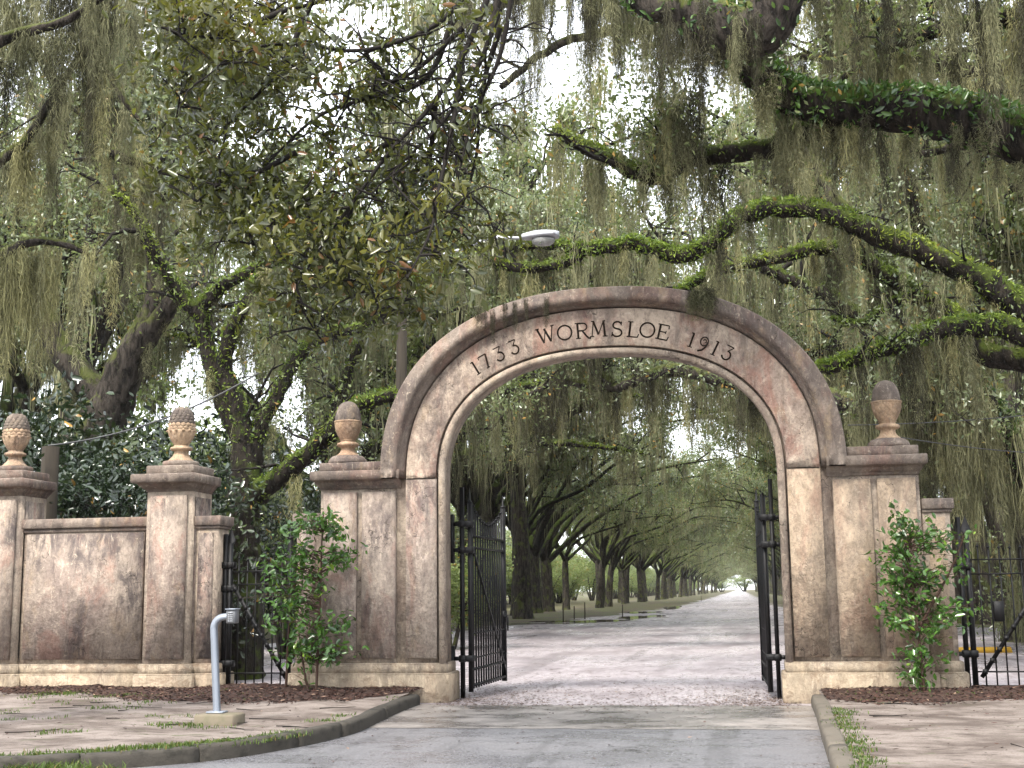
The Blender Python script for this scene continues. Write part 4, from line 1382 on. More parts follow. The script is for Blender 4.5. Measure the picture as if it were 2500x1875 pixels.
for i in range(40):
    a = -1 if i % 2 else 1
    y = 60 + i * 6.5
    bush('uvw'[i % 3], a * (30 + random.uniform(0, 22)), y, (random.uniform(2.2, 3.2), random.uniform(2.0, 3.2)), f'tall leafy thicket closing the far wood on the {"left" if a < 0 else "right"}', f'far thickets on the {"left" if a < 0 else "right"}')
for i in range(9):
    bush('uvw'[i % 3], (i - 4) * 14 + 4, 800 + random.uniform(0, 25), (5, 2.2), 'hazy thicket closing the far end of the avenue', 'thickets at the end of the avenue')

# ------------------------------------------------------------------ left oak behind the foot gate
D = 1.1302
def W_(pts, Y):
    """photograph pixels (in the 2212-wide viewing scale) to points; Y may be a number or a list"""
    Ys = Y if isinstance(Y, (list, tuple)) else [Y] * len(pts)
    if len(Ys) == 2 and len(pts) != 2:
        Ys = np.linspace(Ys[0], Ys[1], len(pts))
    return [at(u * D, v * D, y) for (u, v), y in zip(pts, Ys)]
b0 = at(525 * D, 1240 * D, 5.2)
T = Tree('live_oak', (b0[0], 5.2, 0), 'forked mossy live oak rising behind the left foot gate', 'tree', None, 61)
T.limb([(b0[0] - .1, 5.2, -.2), (b0[0], 5.2, .6)] + W_([(522, 1180), (528, 1060), (535, 960)], 5.2), [.55, .42, .36, .33, .30], 'trunk', 'bark_moss', 26, 16, .10)
kw = dict(mat='bark_moss', fern=420, fsize=.085, hang=.7, hl=(.3, 1.0), sides=10, twigs=4, tl=(.8, 1.8), wob=.03)
T.limb(W_([(538, 1000), (508, 930), (470, 830), (447, 740), (437, 670), (470, 628), (540, 585), (620, 560)], [5.2, 5.2, 5.1, 5, 4.9, 4.8, 4.7, 4.6]), [.20, .19, .18, .17, .16, .14, .10, .05], **kw)
T.limb(W_([(535, 985), (518, 900), (485, 800), (500, 720), (535, 650), (560, 600), (620, 520)], [5.2, 5.1, 5, 4.8, 4.6, 4.5, 4.4]), [.21, .19, .17, .15, .13, .10, .05], **kw)
T.limb(W_([(540, 985), (562, 920), (600, 850), (640, 775), (700, 725), (780, 705), (850, 650), (900, 600)], [5.2, 5.3, 5.4, 5.6, 5.8, 6.0, 6.2, 6.4]), [.20, .17, .15, .13, .12, .11, .09, .05], **kw)
kw2 = dict(kw); kw2.update(fern=420, fsize=.088)
T.limb(W_([(538, 1085), (580, 1045), (640, 1005), (700, 950), (760, 880), (850, 853), (940, 850)], [5.2, 5.0, 4.7, 4.4, 4.2, 4.2, 4.3]), [.26, .21, .19, .17, .15, .13, .09], **kw2)
T.limb(W_([(437, 690), (380, 620), (330, 540), (300, 470), (240, 410)], [4.9, 4.6, 4.2, 3.9, 3.6]), [.15, .13, .11, .08, .04], **kw)
T.finish(1800, .10, 'oak_leaf', .45, 0, drapes=12, dl=(.3, 1.1), sig=1.2)

# dark leaning trunk behind the wall
T = Tree('live_oak', (-10.5, 6.5, 0), 'black leaning oak trunk in deep shade behind the left wall', 'tree', None, 67)
T.limb([(-9.0, 7.0, -.2)] + W_([(165, 1120), (200, 980), (250, 850), (300, 740), (380, 640)], [7.0, 7, 6.8, 6.6, 6.4]), [.75, .62, .55, .46, .34, .2], 'trunk', 'bark', 30, 14, .1)
T.limb(W_([(235, 880), (150, 780), (70, 640), (20, 560), (-60, 480)], [6.8, 6.6, 6.2, 6, 6]), [.35, .30, .24, .2, .1], mat='bark', twigs=12, tl=(1.2, 2.4), hang=2)
T.limb(W_([(300, 740), (340, 640), (330, 520), (280, 420), (230, 330), (200, 200)], [6.6, 6.4, 6.2, 6, 5.8, 5.6]), [.30, .25, .2, .15, .11, .06], mat='bark', twigs=16, tl=(1.2, 2.6), hang=2)
T.finish(9000, .12, 'oak_leaf2', .45, 0, drapes=90, dl=(.5, 1.8), sig=1.3)

# ------------------------------------------------------------------ right oak: the long ferny limbs over the arch
T = Tree('live_oak', (11.2, 7.0, 0), 'great live oak whose ferny limbs reach left over the arch', 'tree', None, 71)
fk = np.array([10.4, 6.9, 4.6])
T.limb([(11.3, 7.0, -.3), (11.2, 7.0, .5), (10.9, 7.0, 2.5), fk], [1.0, .72, .62, .58], 'trunk', 'bark_moss', 20, 16, .1)
kb = dict(mat='bark_moss', fern=720, fsize=.09, hang=2.2, hl=(.5, 1.6), sides=12, wob=.03, rough=.13, twigs=5, tl=(.6, 1.5), up=.7)
T.limb([fk, fk + np.array([-1.2, -.1, .9])] + W_([(2212, 668), (2110, 600), (2000, 548), (1890, 500), (1790, 462), (1700, 448), (1630, 455), (1575, 485), (1525, 530), (1470, 552), (1415, 540), (1365, 525), (1310, 535), (1240, 538), (1170, 525), (1080, 545)], [6.9, 6.8, 6.6, 6.4, 6.3, 6.2, 6.1, 6, 6, 6, 6, 6, 6, 6.1, 6.2, 6.4]),
       [.40, .36, .29, .26, .235, .22, .20, .185, .18, .17, .16, .155, .15, .14, .13, .125, .11, .08], **kb)
kc = dict(kb); kc.update(hang=2.4, fern=380)
T.limb(W_([(1262, 540), (1240, 560), (1190, 572), (1130, 580), (1080, 570), (1040, 545)], 6.05), [.12, .11, .11, .11, .09, .05], **kc)
T.limb([fk + np.array([-.9, -.1, .55])] + W_([(2120, 760), (2040, 690), (1960, 620), (1900, 585), (1830, 545), (1770, 535), (1690, 555), (1600, 572), (1530, 592), (1470, 628), (1420, 660)], [7.2, 7.3, 7.4, 7.5, 7.5, 7.5, 7.5, 7.5, 7.5, 7.4, 7.3]), [.26, .22, .20, .18, .17, .16, .15, .13, .12, .11, .09, .05], **kc)
T.limb([fk + np.array([-.3, -.2, .1])] + W_([(2212, 722), (2120, 706), (2030, 712), (1950, 738), (1880, 762), (1800, 790), (1720, 815), (1620, 830)], [6.3, 6.1, 6, 5.9, 5.8, 5.7, 5.6, 5.6]), [.30, .22, .20, .185, .17, .155, .14, .12, .08], **kb)
T.limb(W_([(2110, 720), (2060, 670), (1990, 640), (1930, 655), (1860, 700), (1800, 690)], [6.2, 6.6, 7, 7.2, 7.3, 7.4]), [.12, .11, .10, .09, .07, .04], **kc)
T.limb(W_([(1860, 500), (1810, 440), (1780, 380), (1740, 320), (1700, 240)], [6.3, 6.6, 6.9, 7.1, 7.3]), [.17, .15, .13, .10, .06], mat='bark', hang=3, twigs=12, tl=(1.0, 2.0), wob=.05)
T.limb([fk, fk + np.array([-.3, .2, 2.2]), fk + np.array([-1.2, .4, 4.6]), fk + np.array([-2.8, .4, 6.6]), fk + np.array([-5.0, .2, 7.8])], [.45, .36, .28, .2, .08], mat='bark_moss', hang=3, twigs=26, tl=(1.4, 2.8), fern=60)
T.finish(7000, .095, 'oak_leaf2', .45, 1000, (.5, 1.6), .013, 7, drapes=30, dl=(.7, 2.0), sig=.9)

# leaning ivy-clad trunk at the right edge and second trunk behind
T = Tree('live_oak', (9.6, 12, 0), 'leaning fern-clad oak trunk at the right picture edge', 'tree', None, 73)
T.limb([(10.6, 12, -.3)] + W_([(2260, 1080), (2190, 960), (2120, 860), (2070, 780), (2040, 720), (1990, 660)], 12), [.55, .42, .37, .34, .30, .22, .12], 'trunk', 'bark_moss', 30, 14, .1, fern=330, fsize=.12, fmat='ivy', hang=2, hl=(.5, 1.5), twigs=8)
T.limb(W_([(2130, 880), (2080, 900), (2010, 870), (1940, 880), (1850, 900)], [12, 12, 12, 11.5, 11]), [.2, .16, .13, .1, .05], mat='bark_moss', fern=80, hang=4, hl=(.5, 1.6), twigs=8)
T.finish(9000, .12, 'oak_leaf2', .45, 4200, (.8, 2.6), .018, 7, drapes=110, dl=(.8, 2.6), sig=1.0)
T = Tree('live_oak', (11.4, 19, 0), 'upright brown oak trunk seen through the right foot gate', 'tree', None, 79)
T.limb([(10.6, 19, -.3), (10.6, 19, .6)] + W_([(2150, 1080), (2165, 930), (2178, 800), (2170, 640)], 19), [.75, .5, .46, .42, .36, .2], 'trunk', 'bark', 26, 12, .1, hang=1.5, hl=(.6, 2.4), twigs=10, tl=(1.5, 3))
T.finish(9000, .13, 'oak_leaf2', .45, 4200, (.8, 2.8), .022, 7, drapes=110, dl=(.8, 2.6), sig=1.1)

# dark arching limb seen through the arch, belonging to a tree right of the avenue
T = Tree('live_oak', (9.2, 15, 0), 'dark arching oak limb hung with moss seen through the arch top', 'tree', None, 83)
T.limb([(9.4, 15, -.3), (9.2, 15, 1.5), (8.2, 15, 4.6)] + W_([(1800, 860), (1660, 838), (1577, 822), (1460, 800), (1410, 807), (1335, 837), (1285, 833), (1204, 824), (1163, 842), (1137, 858), (1100, 880), (1060, 930)], 15), [.6, .45, .35, .26, .24, .21, .18, .16, .14, .12, .10, .085, .07, .05, .03], 'limb', 'bark', 70, 10, .12, hang=3.0, hl=(.5, 2.0), twigs=16, tl=(.8, 1.8), up=.1)
T.limb(W_([(1322, 832), (1290, 800), (1262, 770), (1235, 720), (1215, 670)], 15), [.15, .14, .12, .1, .05], mat='bark', hang=4, twigs=8)
T.finish(7500, .12, 'oak_leaf2', .45, 1800, (.5, 2.0), .016, 7, drapes=36, dl=(.6, 2.0), sig=1.0, mmat='moss_d', dk=('moss_d', 'moss'))

# two spreading oaks just inside the gate whose crowns close over the drive
def spreading(x, y, lab, seed, sgn, paths):
    T = Tree('live_oak', (x, y, 0), lab, 'tree', None, seed)
    T.limb([(x, y, -.3), (x, y, .5), (x + sgn * .3, y, 2.5), (x + sgn * .6, y, 4.2)], [.9, .62, .5, .46], 'trunk', 'bark_moss', 18, 12, .1)
    f = np.array([x + sgn * .55, y, 4.0])
    for q in paths:
        T.limb([f] + [np.array([x + sgn * a, y + b, c]) for a, b, c in q], [.30, .24, .18, .12, .05], mat='bark_moss', fern=160, fsize=.11, hang=1.1, hl=(.6, 1.8), twigs=18, tl=(1.3, 2.8), up=.25, wob=.06)
    T.finish(18000, .125, 'oak_leaf2', .5, 3200, (.8, 2.6), .022, 7, drapes=70, dl=(.8, 2.6), sig=.95, dk=('moss_d', 'moss', 'moss'))
spreading(-12.5, 23, 'spreading oak left of the drive with leafy limbs over the road', 111, 1, [[(2.5, -1, 6.2), (5.5, -1.5, 7.6), (8.5, -1, 8.2), (11.5, 0, 7.8)], [(2.5, 2, 5.6), (5, 4, 6.6), (8, 5.5, 7.0), (11, 6, 6.6)], [(1.5, -2, 6.5), (2.5, -3, 9.0), (4, -3, 11.0), (6, -2, 12.0)], [(-1, 0, 6.5), (-3, 1, 8.8), (-4.5, 1, 10.5), (-6, 1, 11.0)], [(2.2, .5, 5.2), (4.5, 1, 6.4), (6.5, 2, 8.6), (8.5, 3, 10.0)]])
spreading(11.5, 27, 'spreading oak right of the drive with leafy limbs over the road', 113, -1, [[(3, 0, 7), (6, 0, 9.0), (10, .5, 10.4), (14, 1, 10.2)], [(3, 3, 7), (6, 6, 9.8), (9, 8, 12), (12, 9, 12.5)], [(2.5, -1, 6.0), (5.0, -1.5, 7.4), (8.0, -1, 8.4), (11, 0, 8.6)], [(2.5, 2, 5.6), (5, 4, 7.2), (8, 5.5, 8.6), (11, 6, 8.6)], [(1.5, -2, 6.5), (2.5, -3, 9.0), (4, -3, 11.0), (5, -2, 12.0)], [(-1, 0, 6.5), (-3, 1, 8.8), (-4.5, 1, 10.5), (-6, 1, 11.0)]])

T = Tree('live_oak', (9.8, 20.5, 0), 'tall mossy oak behind the arch filling the sky with fine branches', 'tree', None, 131)
T.limb([(9.9, 20.5, -.3), (9.8, 20.5, .6), (9.4, 20.4, 4), (8.6, 20.2, 7.5)], [.95, .65, .52, .45], 'trunk', 'bark', 20, 12, .1)
f = np.array([8.6, 20.2, 7.3])
for q in [[(-2.5, -.5, 2.0), (-5.5, -1, 3.6), (-8.5, -1, 4.6), (-11.5, 0, 5.0)], [(-1.5, 0, 3), (-3.5, .5, 5.6), (-6.5, .5, 7.5), (-9.5, 0, 8.6)], [(-.8, -.5, 3.5), (-1.5, -1, 6.5), (-2.5, -1, 9.0), (-4.0, -1, 10.5)], [(.8, 0, 3), (2, .5, 6), (3, .5, 8), (4, .5, 9.5)], [(-2.5, 1, 1.2), (-5, 2, 1.8), (-8, 2.5, 2.8), (-10, 3, 3.4)]]:
    T.limb([f] + [f + np.array(p) for p in q], [.30, .24, .18, .12, .05], mat='bark_moss', fern=60, fsize=.11, hang=1.6, hl=(.8, 2.4), twigs=20, tl=(1.3, 2.8), up=.2, wob=.06)
T.finish(22000, .125, 'oak_leaf2', .5, 6500, (.8, 3.0), .020, 7, drapes=150, dl=(.8, 2.8), sig=1.0)
def hang_on(T, P, n_, l0, l1, kinds, r, jit=.12, w=(.6, 1.2), a=0., b=1.):
    for _ in range(n_):
        k = int(r.integers(int(a * (len(P) - 1)), int(b * (len(P) - 1)) + 1))
        drape(T.root, P[k, :3] + r.normal(scale=jit, size=3) * np.array([1, 1, .35]) - np.array([0, 0, P[k, 3] * .5]), r.uniform(l0, l1), r.uniform(*w), random.choice(kinds), T.base)

# ------------------------------------------------------------------ overhanging oak near the camera, right: thick limb across the top
T = Tree('live_oak', (9.5, -3.5, 0), 'near live oak outside the frame with a thick leafy limb across the upper right', 'tree', None, 91)
T.limb([(9.5, -3.5, -.3), (9.5, -3.5, .6), (9.3, -3.5, 3.2), (8.6, -3.4, 5.4)], [1.0, .75, .65, .6], 'trunk', 'bark_moss', 20, 14, .1)
YA = -2.5
T.limb([(8.9, -3.4, 4.8), (7.4, -3.1, 6.0)] + W_([(2212, 300), (2100, 262), (1990, 240), (1880, 232), (1780, 228), (1700, 205), (1640, 150), (1580, 70), (1500, 20), (1400, -30), (1280, -80)], [-2.8, -2.7, -2.6, -2.5, -2.5, -2.5, -2.7, -2.9, -3.1, -3.3, -3.5]),
       [.50, .42, .33, .31, .29, .27, .25, .23, .25, .26, .22, .16, .08], 'limb', 'bark_moss', 80, 14, .12, fern=620, fsize=.115, fmat='ivy', ferno=280, hang=3.2, hl=(.3, 1.1))
T.limb(W_([(1860, 235), (1800, 262), (1740, 285), (1660, 318), (1590, 330), (1500, 340), (1460, 362), (1418, 382), (1370, 370), (1330, 350), (1290, 330), (1250, 312), (1200, 280)], [-2.5, -2.2, -2, -1.8, -1.6, -1.5, -1.4, -1.4, -1.4, -1.3, -1.2, -1.1, -1.0]),
       [.20, .17, .155, .145, .135, .13, .13, .125, .12, .115, .11, .10, .06], mat='bark_moss', fern=420, fsize=.075, hang=4.2, hl=(.4, 1.3), twigs=12, tl=(.7, 1.6), wob=.03, rough=.13)
T.limb(W_([(2280, 20), (2180, 40), (2100, 48), (2010, 70), (1930, 100), (1880, 110), (1800, 190)], [-2.2, -2, -1.9, -1.8, -1.8, -1.8, -1.8]), [.14, .13, .12, .10, .09, .08, .04], mat='bark_moss', fern=150, fsize=.08, fmat='ivy', hang=6, hl=(.5, 1.6), twigs=9, tl=(.6, 1.4))
T.finish(4500, .085, 'oak_leaf', .45, 0, drapes=60, dl=(.5, 1.6), sig=1.0)

# third tree: a dark, heavily draped bough end at the top centre-right and long curtains along the top edge
T = Tree('live_oak', (10.5, -5.5, 0), 'near oak whose dark moss-laden bough hangs at the top right of centre', 'tree', None, 95)
T.limb([(10.5, -5.5, -.3), (10.4, -5.5, 4), (8.8, -5.3, 8.2), (6.0, -5.0, 9.8)], [.8, .55, .45, .4], 'trunk', 'bark', 20, 12, .1)
T.limb([(6.2, -5.0, 9.7)] + W_([(1780, -160), (1700, -60), (1640, 60), (1560, 60), (1480, 20), (1400, 10), (1330, -40)], [-4.6, -4.5, -4.4, -4.4, -4.4, -4.4, -4.4]), [.40, .36, .34, .33, .32, .26, .16, .06], mat='bark', fern=260, fsize=.10, fmat='ivy', hang=0)
rq = np.random.default_rng(9)
for (x0, x1, y0, y1, l0, l1, n_, kinds, Ya, Yb) in [(1400, 1650, -10, 70, .4, .9, 30, ('moss_d', 'moss_d', 'moss'), -5, -4), (1420, 1650, 50, 120, .4, 1.0, 14, ('moss_d', 'moss'), -4.8, -3.8),]:
    for _ in range(n_):
        drape(T.root, at(rq.uniform(x0, x1) * D, rq.uniform(y0, y1) * D, rq.uniform(Ya, Yb)), rq.uniform(l0, l1), rq.uniform(.5, 1.0), random.choice(kinds), T.base)
P = T.limb([(6.2, -5.0, 9.6)] + W_([(2000, -60), (1700, -90), (1400, -80), (1200, -60), (1000, -70)], [-4, -3.6, -3.2, -3, -2.6]), [.22, .18, .13, .10, .07, .04], mat='bark', twigs=10, tl=(.6, 1.4))
hang_on(T, P, 52, .6, 1.9, ('moss', 'moss_d', 'moss'), rq, .3, (.5, 1.0), .6, 1.0)
hang_on(T, P, 18, .4, 1.2, ('moss', 'moss_d'), rq, .25, (.5, 1.0), .15, .6)
P = T.limb([(6.8, -5.0, 9.3)] + W_([(2300, -80), (2150, -40), (2000, -60)], [-4.4, -4.2, -4.2]), [.2, .15, .12, .06], mat='bark')
hang_on(T, P, 12, .8, 2.2, ('moss_d', 'moss'), rq, .15, (.5, 1.0), .4, 1.0)
T.finish(1500, .085, 'oak_leaf', .45)

# second near canopy: the moss-hung branches that fill the top between the limbs
T = Tree('live_oak', (12.5, 1.5, 0), 'mossy upper branches hanging into the top of the picture', 'tree', None, 97)
T.limb([(12.5, 1.5, -.3), (12.3, 1.5, 4), (11, 1.5, 7.5), (9, 1.4, 10)], [.8, .6, .5, .42], 'trunk', 'bark', 20, 12, .1)
for pts, Ys in [([(2300, -60), (2150, -40), (1980, 10), (1850, 20), (1700, -20), (1560, 10), (1420, 60), (1300, 70), (1180, 110), (1080, 190)], [1.4, 1.3, 1.2, 1.1, 1, .9, .8, .7, .7, .7]),
                ([(2320, 120), (2200, 140), (2080, 150), (1960, 120), (1850, 150), (1740, 120), (1620, 170)], [2, 2.2, 2.4, 2.5, 2.6, 2.7, 2.8]),
                ([(2300, 330), (2200, 330), (2100, 310), (2000, 330), (1920, 320), (1850, 300)], [8.5, 8.6, 8.7, 8.8, 8.9, 9.0]),
                ([(1560, 10), (1480, -20), (1350, -40), (1200, -30), (1060, 20), (980, 60)], [.9, .8, .6, .4, .2, 0])]:
    T.limb(W_(pts, Ys), [.16, .12, .09, .05], mat='bark', hang=4.2, hl=(.5, 1.5), twigs=14, tl=(.8, 2.0), up=.15, wob=.05)
T.finish(11000, .085, 'oak_leaf2', .45, 2000, (.5, 1.5), .011, 8, drapes=45, dk=('moss_d', 'moss', 'moss_d'), dl=(.5, 1.4), sig=.85)

# ------------------------------------------------------------------ overhanging broad-leaved oak near the camera, left: leafy bough and long moss
T = Tree('laurel_oak', (-8.5, -7.0, 0), 'near broad-leaved oak with leafy boughs hanging into the upper left', 'tree', None, 101)
T.limb([(-8.5, -7, -.3), (-8.4, -7, .6), (-8.0, -7, 4), (-7.0, -6.9, 7)], [.8, .55, .46, .4], 'trunk', 'bark', 20, 12, .1)
T.limb([(-7.4, -6.9, 6.2), (-6.4, -6.8, 8.2), (-3.6, -6.6, 9.4), (-1.4, -6.5, 9.2)] + W_([(1040, -120), (1080, -40), (1060, 60)], -6.4), [.34, .28, .22, .15, .09, .06, .03], mat='bark', twigs=0)
sub = [[(1040, -60), (960, 40), (860, 90), (760, 110), (640, 95), (520, 110), (440, 170)],
       [(1060, -20), (1000, 120), (930, 230), (840, 330), (760, 440), (690, 540), (640, 620)],
       [(980, 40), (920, 170), (800, 210), (690, 250), (600, 330), (540, 400)],
       [(900, -80), (760, -20), (620, 20), (500, 20), (400, 60)],
       [(940, 220), (930, 330), (900, 430), (830, 520), (790, 600), (760, 660)],
       [(1000, 110), (980, 260), (950, 400), (930, 500), (880, 600)],
       [(860, 300), (760, 350), (680, 420), (600, 470), (560, 520)],
       [(700, -60), (620, 120), (560, 200), (500, 260), (450, 330)],
       [(680, 520), (640, 590), (650, 660), (690, 730)],
       [(560, 100), (470, 120), (400, 180), (380, 260)],
       [(620, 20), (520, 60), (430, 80), (350, 60)],
       [(640, 330), (540, 380), (470, 400), (420, 440)],
       [(760, 440), (740, 540), (800, 620), (830, 700)],
       [(540, 400), (520, 470), (560, 540)],
       [(1080, 60), (1040, 200), (1030, 330), (1000, 440), (960, 540)]]
for i, pts in enumerate(sub):
    Ys = np.linspace(-6.6, -6.6 + (i % 5 - 2) * .5, len(pts))
    P = T.limb(W_(pts, list(Ys)), [.034, .024, .016, .007], mat='twig', n=26, sides=6, rough=.05, wob=.0)
    for k in range(6, 26):
        if T.r.random() < .75:
            T.branch(P[k, :3], .03, T.r.uniform(.35, .85), -.35, 1)
# bare dark twig tangle right of the leaves
nt_ = len(T.tips)
for pts in [[(1080, 20), (1030, 150), (960, 260), (880, 340), (800, 420)], [(1110, -40), (1080, 120), (1020, 260), (990, 380), (960, 470)], [(1000, 60), (900, 150), (820, 190), (730, 240)]]:
    P = T.limb(W_(pts, [-6.9, -6.8, -6.8, -6.9, -7.0][:len(pts)]), [.03, .02, .012, .006], mat='twig', n=26, sides=6, rough=.05)
    for k in range(3, 26):
        T.branch(P[k, :3], .03, T.r.uniform(.4, 1.0), -.2, 1)
del T.tips[nt_ + 60:]
# broad leaves: the largest 280 are single leaves, the rest one mass
lm = LEAFOBJ['bough_leaf']
T.r.shuffle(T.tips)
for p, s_ in T.tips[:280]:
    q = np.array(p) + T.r.normal(scale=.06, size=3) - T.base
    obj('leaf', lm, T.root, q, (T.r.normal() * .6, T.r.normal() * .6, T.r.uniform(0, 6.28)), [T.r.uniform(.09, .14)] * 3)
T.tips = [(p, .12) for p, s_ in T.tips]
T.finish(11500, .105, 'bough_leaf', .36, 0, wide=True, droop=.7, drapes=0)
# long moss of the upper left, hung from branches crossing the corner
rr = np.random.default_rng(5)
for pts, Ys, n_, l0, l1, kinds, jit in [
        ([(-60, 120), (30, 75), (140, 45), (260, -30), (380, -60)], [-6.2, -6, -5.8, -5.6, -5.4], 22, .5, 1.5, ('moss', 'moss_d', 'moss'), .16),
        ([(-60, -30), (60, -50), (200, -40), (320, -50), (600, -60)], [-5, -4.9, -4.8, -4.6, -4.4], 34, .7, 1.9, ('moss', 'moss_d', 'moss'), .18),
        ([(150, -60), (185, -20), (210, 60), (225, 160)], [-4.6, -4.6, -4.5, -4.5], 12, 1.0, 1.7, ('moss_d', 'moss_d', 'moss'), .10),
        ([(-80, 420), (20, 330), (60, 300), (120, 200), (200, 90), (300, 40)], [-4.8, -4.6, -4.4, -4.4, -4.4, -4.4], 30, .5, 1.3, ('moss', 'moss_y'), .18),
        ([(200, 90), (240, 160), (262, 205), (300, 260)], [-4.4, -4.5, -4.6, -4.6], 8, .5, 1.3, ('moss_y', 'moss'), .08),
        ([(-80, 600), (20, 540), (80, 520), (150, 530), (210, 560)], [-5.4, -5.3, -5.2, -5.2, -5.1], 30, .7, 1.9, ('moss_y', 'moss', 'moss_y'), .14),
        ([(240, 330), (320, 360), (400, 380), (480, 400)], [-4.6, -4.4, -4.2, -4.0], 14, .4, .95, ('moss_y', 'moss'), .12)]:
    P = T.limb(W_(pts, Ys), [.075, .06, .045, .025], mat='bark', hang=0)
    hang_on(T, P, n_, l0, l1, kinds, rr, jit)

# ------------------------------------------------------------------ two camellia shrubs in front of the piers
def camellia(base, label, seed, stems, tiers, n_single, n_mass):
    root = tag(empty('camellia_shrub', base), label, 'shrub')
    r = np.random.default_rng(seed)
    B = np.array(base)
    pts = []
    for q in stems:
        P = catmull(np.array(q), 16)
        V, F = tube_np(P, np.linspace(.022, .009, 16), 7, .06)
        obj('stem', mesh('stem', V, F, M['stem'], True), root)
    tw = []
    for (x, z, w, h, wt) in tiers:
        # each tier: a spray of short twigs out of the stem
        sx = np.interp(z, [p[2] for p in stems[0]], [p[0] for p in stems[0]])
        for _ in range(int(9 * wt)):
            e = np.array([x + r.normal() * w * .5, r.normal() * .20, z + r.normal() * h * .5])
            s0 = np.array([sx, 0, z - r.uniform(.05, .25)])
            P = np.array([s0, s0 * .45 + e * .55 + np.array([0, 0, .03]), e])
            tw.append(tube_np(P, np.array([.006, .004, .002]), 4))
            for _ in range(9):
                k = r.uniform(.35, 1.05)
                pts.append(s0 + (e - s0) * k + r.normal(scale=.06, size=3))
    V, F = merge(tw)
    o = obj('twigs', mesh('twigs', V, F, M['stem']), root); o['kind'] = 'stuff'
    pts = np.array(pts)
    r.shuffle(pts)
    lm = LEAFOBJ['shrub_leaf']
    for p in pts[:n_single]:
        obj('leaf', lm, root, p, (r.uniform(.2, 1.5), r.normal() * .5, r.uniform(0, 6.28)), [r.uniform(.06, .145)] * 3)
    k = r.integers(0, len(pts), n_mass)
    V, F = leaf_cloud(pts[k] + r.normal(scale=.05, size=(n_mass, 3)), .095, .46, .2, .3, r, True)
    o = obj('leaf_mass', mesh('leaf_mass', V, F, M['shrub_leaf']), root); o['kind'] = 'stuff'
camellia((-4.24, -.55, .14), 'leafy green camellia shrub on a thin stem before the left arch pier', 5,
         [[(0, 0, 0), (.02, 0, .6), (.05, 0, 1.4), (.06, 0, 2.2), (.08, 0, 2.62)], [(-.12, .02, 0), (-.2, 0, .4), (-.28, 0, .9)], [(-.55, .25, 0), (-.5, .2, .9), (-.45, .2, 1.7)]],
         [(.05, 2.50, .30, .18, 1.2), (-.45, 2.45, .32, .2, 1.2), (.28, 2.42, .18, .14, .7), (-.45, 2.10, .3, .2, 1.2), (.35, 2.05, .3, .14, 1.1), (-.75, 1.85, .25, .2, 1.2), (-.35, 1.75, .35, .2, 1.2), (.45, 1.9, .2, .1, .7), (-.85, 1.55, .28, .2, 1.4), (-.55, 1.35, .3, .22, 1.5), (.2, 1.5, .2, .12, .4), (-.65, 1.1, .28, .2, 1.1), (.15, 1.05, .15, .15, .5), (.42, 1.0, .2, .2, .9), (-.3, .85, .22, .18, .8), (-.35, .62, .3, .12, .9), (.35, .62, .26, .1, 1.0), (-.05, .7, .2, .12, .7), (-.3, .25, .08, .08, .12)], 290, 1500)
camellia((4.22, -.55, .14), 'leafy green camellia shrub on a thin stem before the right arch pier', 6,
         [[(0, 0, 0), (-.02, 0, .5), (-.05, 0, 1.2), (-.10, 0, 1.9), (-.15, 0, 2.35)], [(0, 0, .9), (.25, 0, 1.3), (.5, 0, 1.75), (.65, 0, 2.1)]],
         [(-.2, 2.35, .18, .2, 1.1), (-.05, 2.2, .3, .2, 1.2), (.35, 2.1, .3, .2, 1.4), (.65, 2.05, .25, .2, 1.1), (-.4, 1.95, .25, .15, 1.0), (-.1, 1.85, .3, .2, 1.3), (-.35, 1.6, .3, .18, 1.4), (.15, 1.55, .35, .2, 1.3), (.6, 1.6, .3, .18, 1.1), (-.3, 1.3, .3, .18, 1.3), (-.55, 1.15, .16, .12, .6), (.15, 1.2, .3, .2, .8), (-.35, .95, .22, .15, .9), (.5, 1.0, .3, .15, 1.2), (.7, 1.15, .15, .1, .6), (.1, .75, .25, .15, .9), (-.2, .5, .18, .15, .9), (.05, .45, .2, .15, .6), (.35, .45, .1, .08, .3), (-.15, .25, .14, .12, .6), (.15, .12, .1, .08, .3)], 290, 1300)

# ------------------------------------------------------------------ mulch, litter, grass, moss on the arch
def mulch_bed(name, xs, edge, y1):
    V, F = [], []
    m_ = 14
    for x in xs:
        e = edge(x)
        for j in range(m_):
            y = e + (y1 - e) * j / (m_ - 1)
            V.append((x, y, bank_z(x, y) + (.002 if j == 0 else .018) + .014 * math.sin(x * 23 + j * 2.1) * math.sin(x * 9.7 - j)))
    for i in range(len(xs) - 1):
        for j in range(m_ - 1):
            a = i * m_ + j
            F.append((a, a + m_, a + m_ + 1, a + 1))
    return tag(obj(name, mesh(name, V, F, M['mulch_base'], True)), kind='structure')
def chips(name, pts, size, mat, label, cat, flat=.8, asp=.45):
    r = np.random.default_rng(len(pts))
    V, F = leaf_cloud(np.array(pts), size, asp, 0, 0, r)
    # lay the blades down: squash their height about the ground
    c = np.repeat(np.array(pts), 4, 0)
    V = V.copy(); V[:, 2] = c[:, 2] + (V[:, 2] - c[:, 2]) * (1 - flat)
    o = obj(name, mesh(name, V, F, M[mat]))
    return tag(o, label, cat, kind='stuff')
rg = np.random.default_rng(77)
M['mulch_base'] = simple('mulch_ground', (.040, .022, .016), .85, .25, 0, .8, (30, 30, 30), (.012, .007, .006), .9)
def bank_z(x, y):
    return .125 + .022 * (math.sin(x * 2.1 + y * 1.3) * .5 + math.sin(x * 5.3 - y * 3.7) * .3 + math.sin(x * 11 + y * 9) * .15) + (.02 * max(0, y + 3) if x < 0 else .02 * max(0, y + 2))
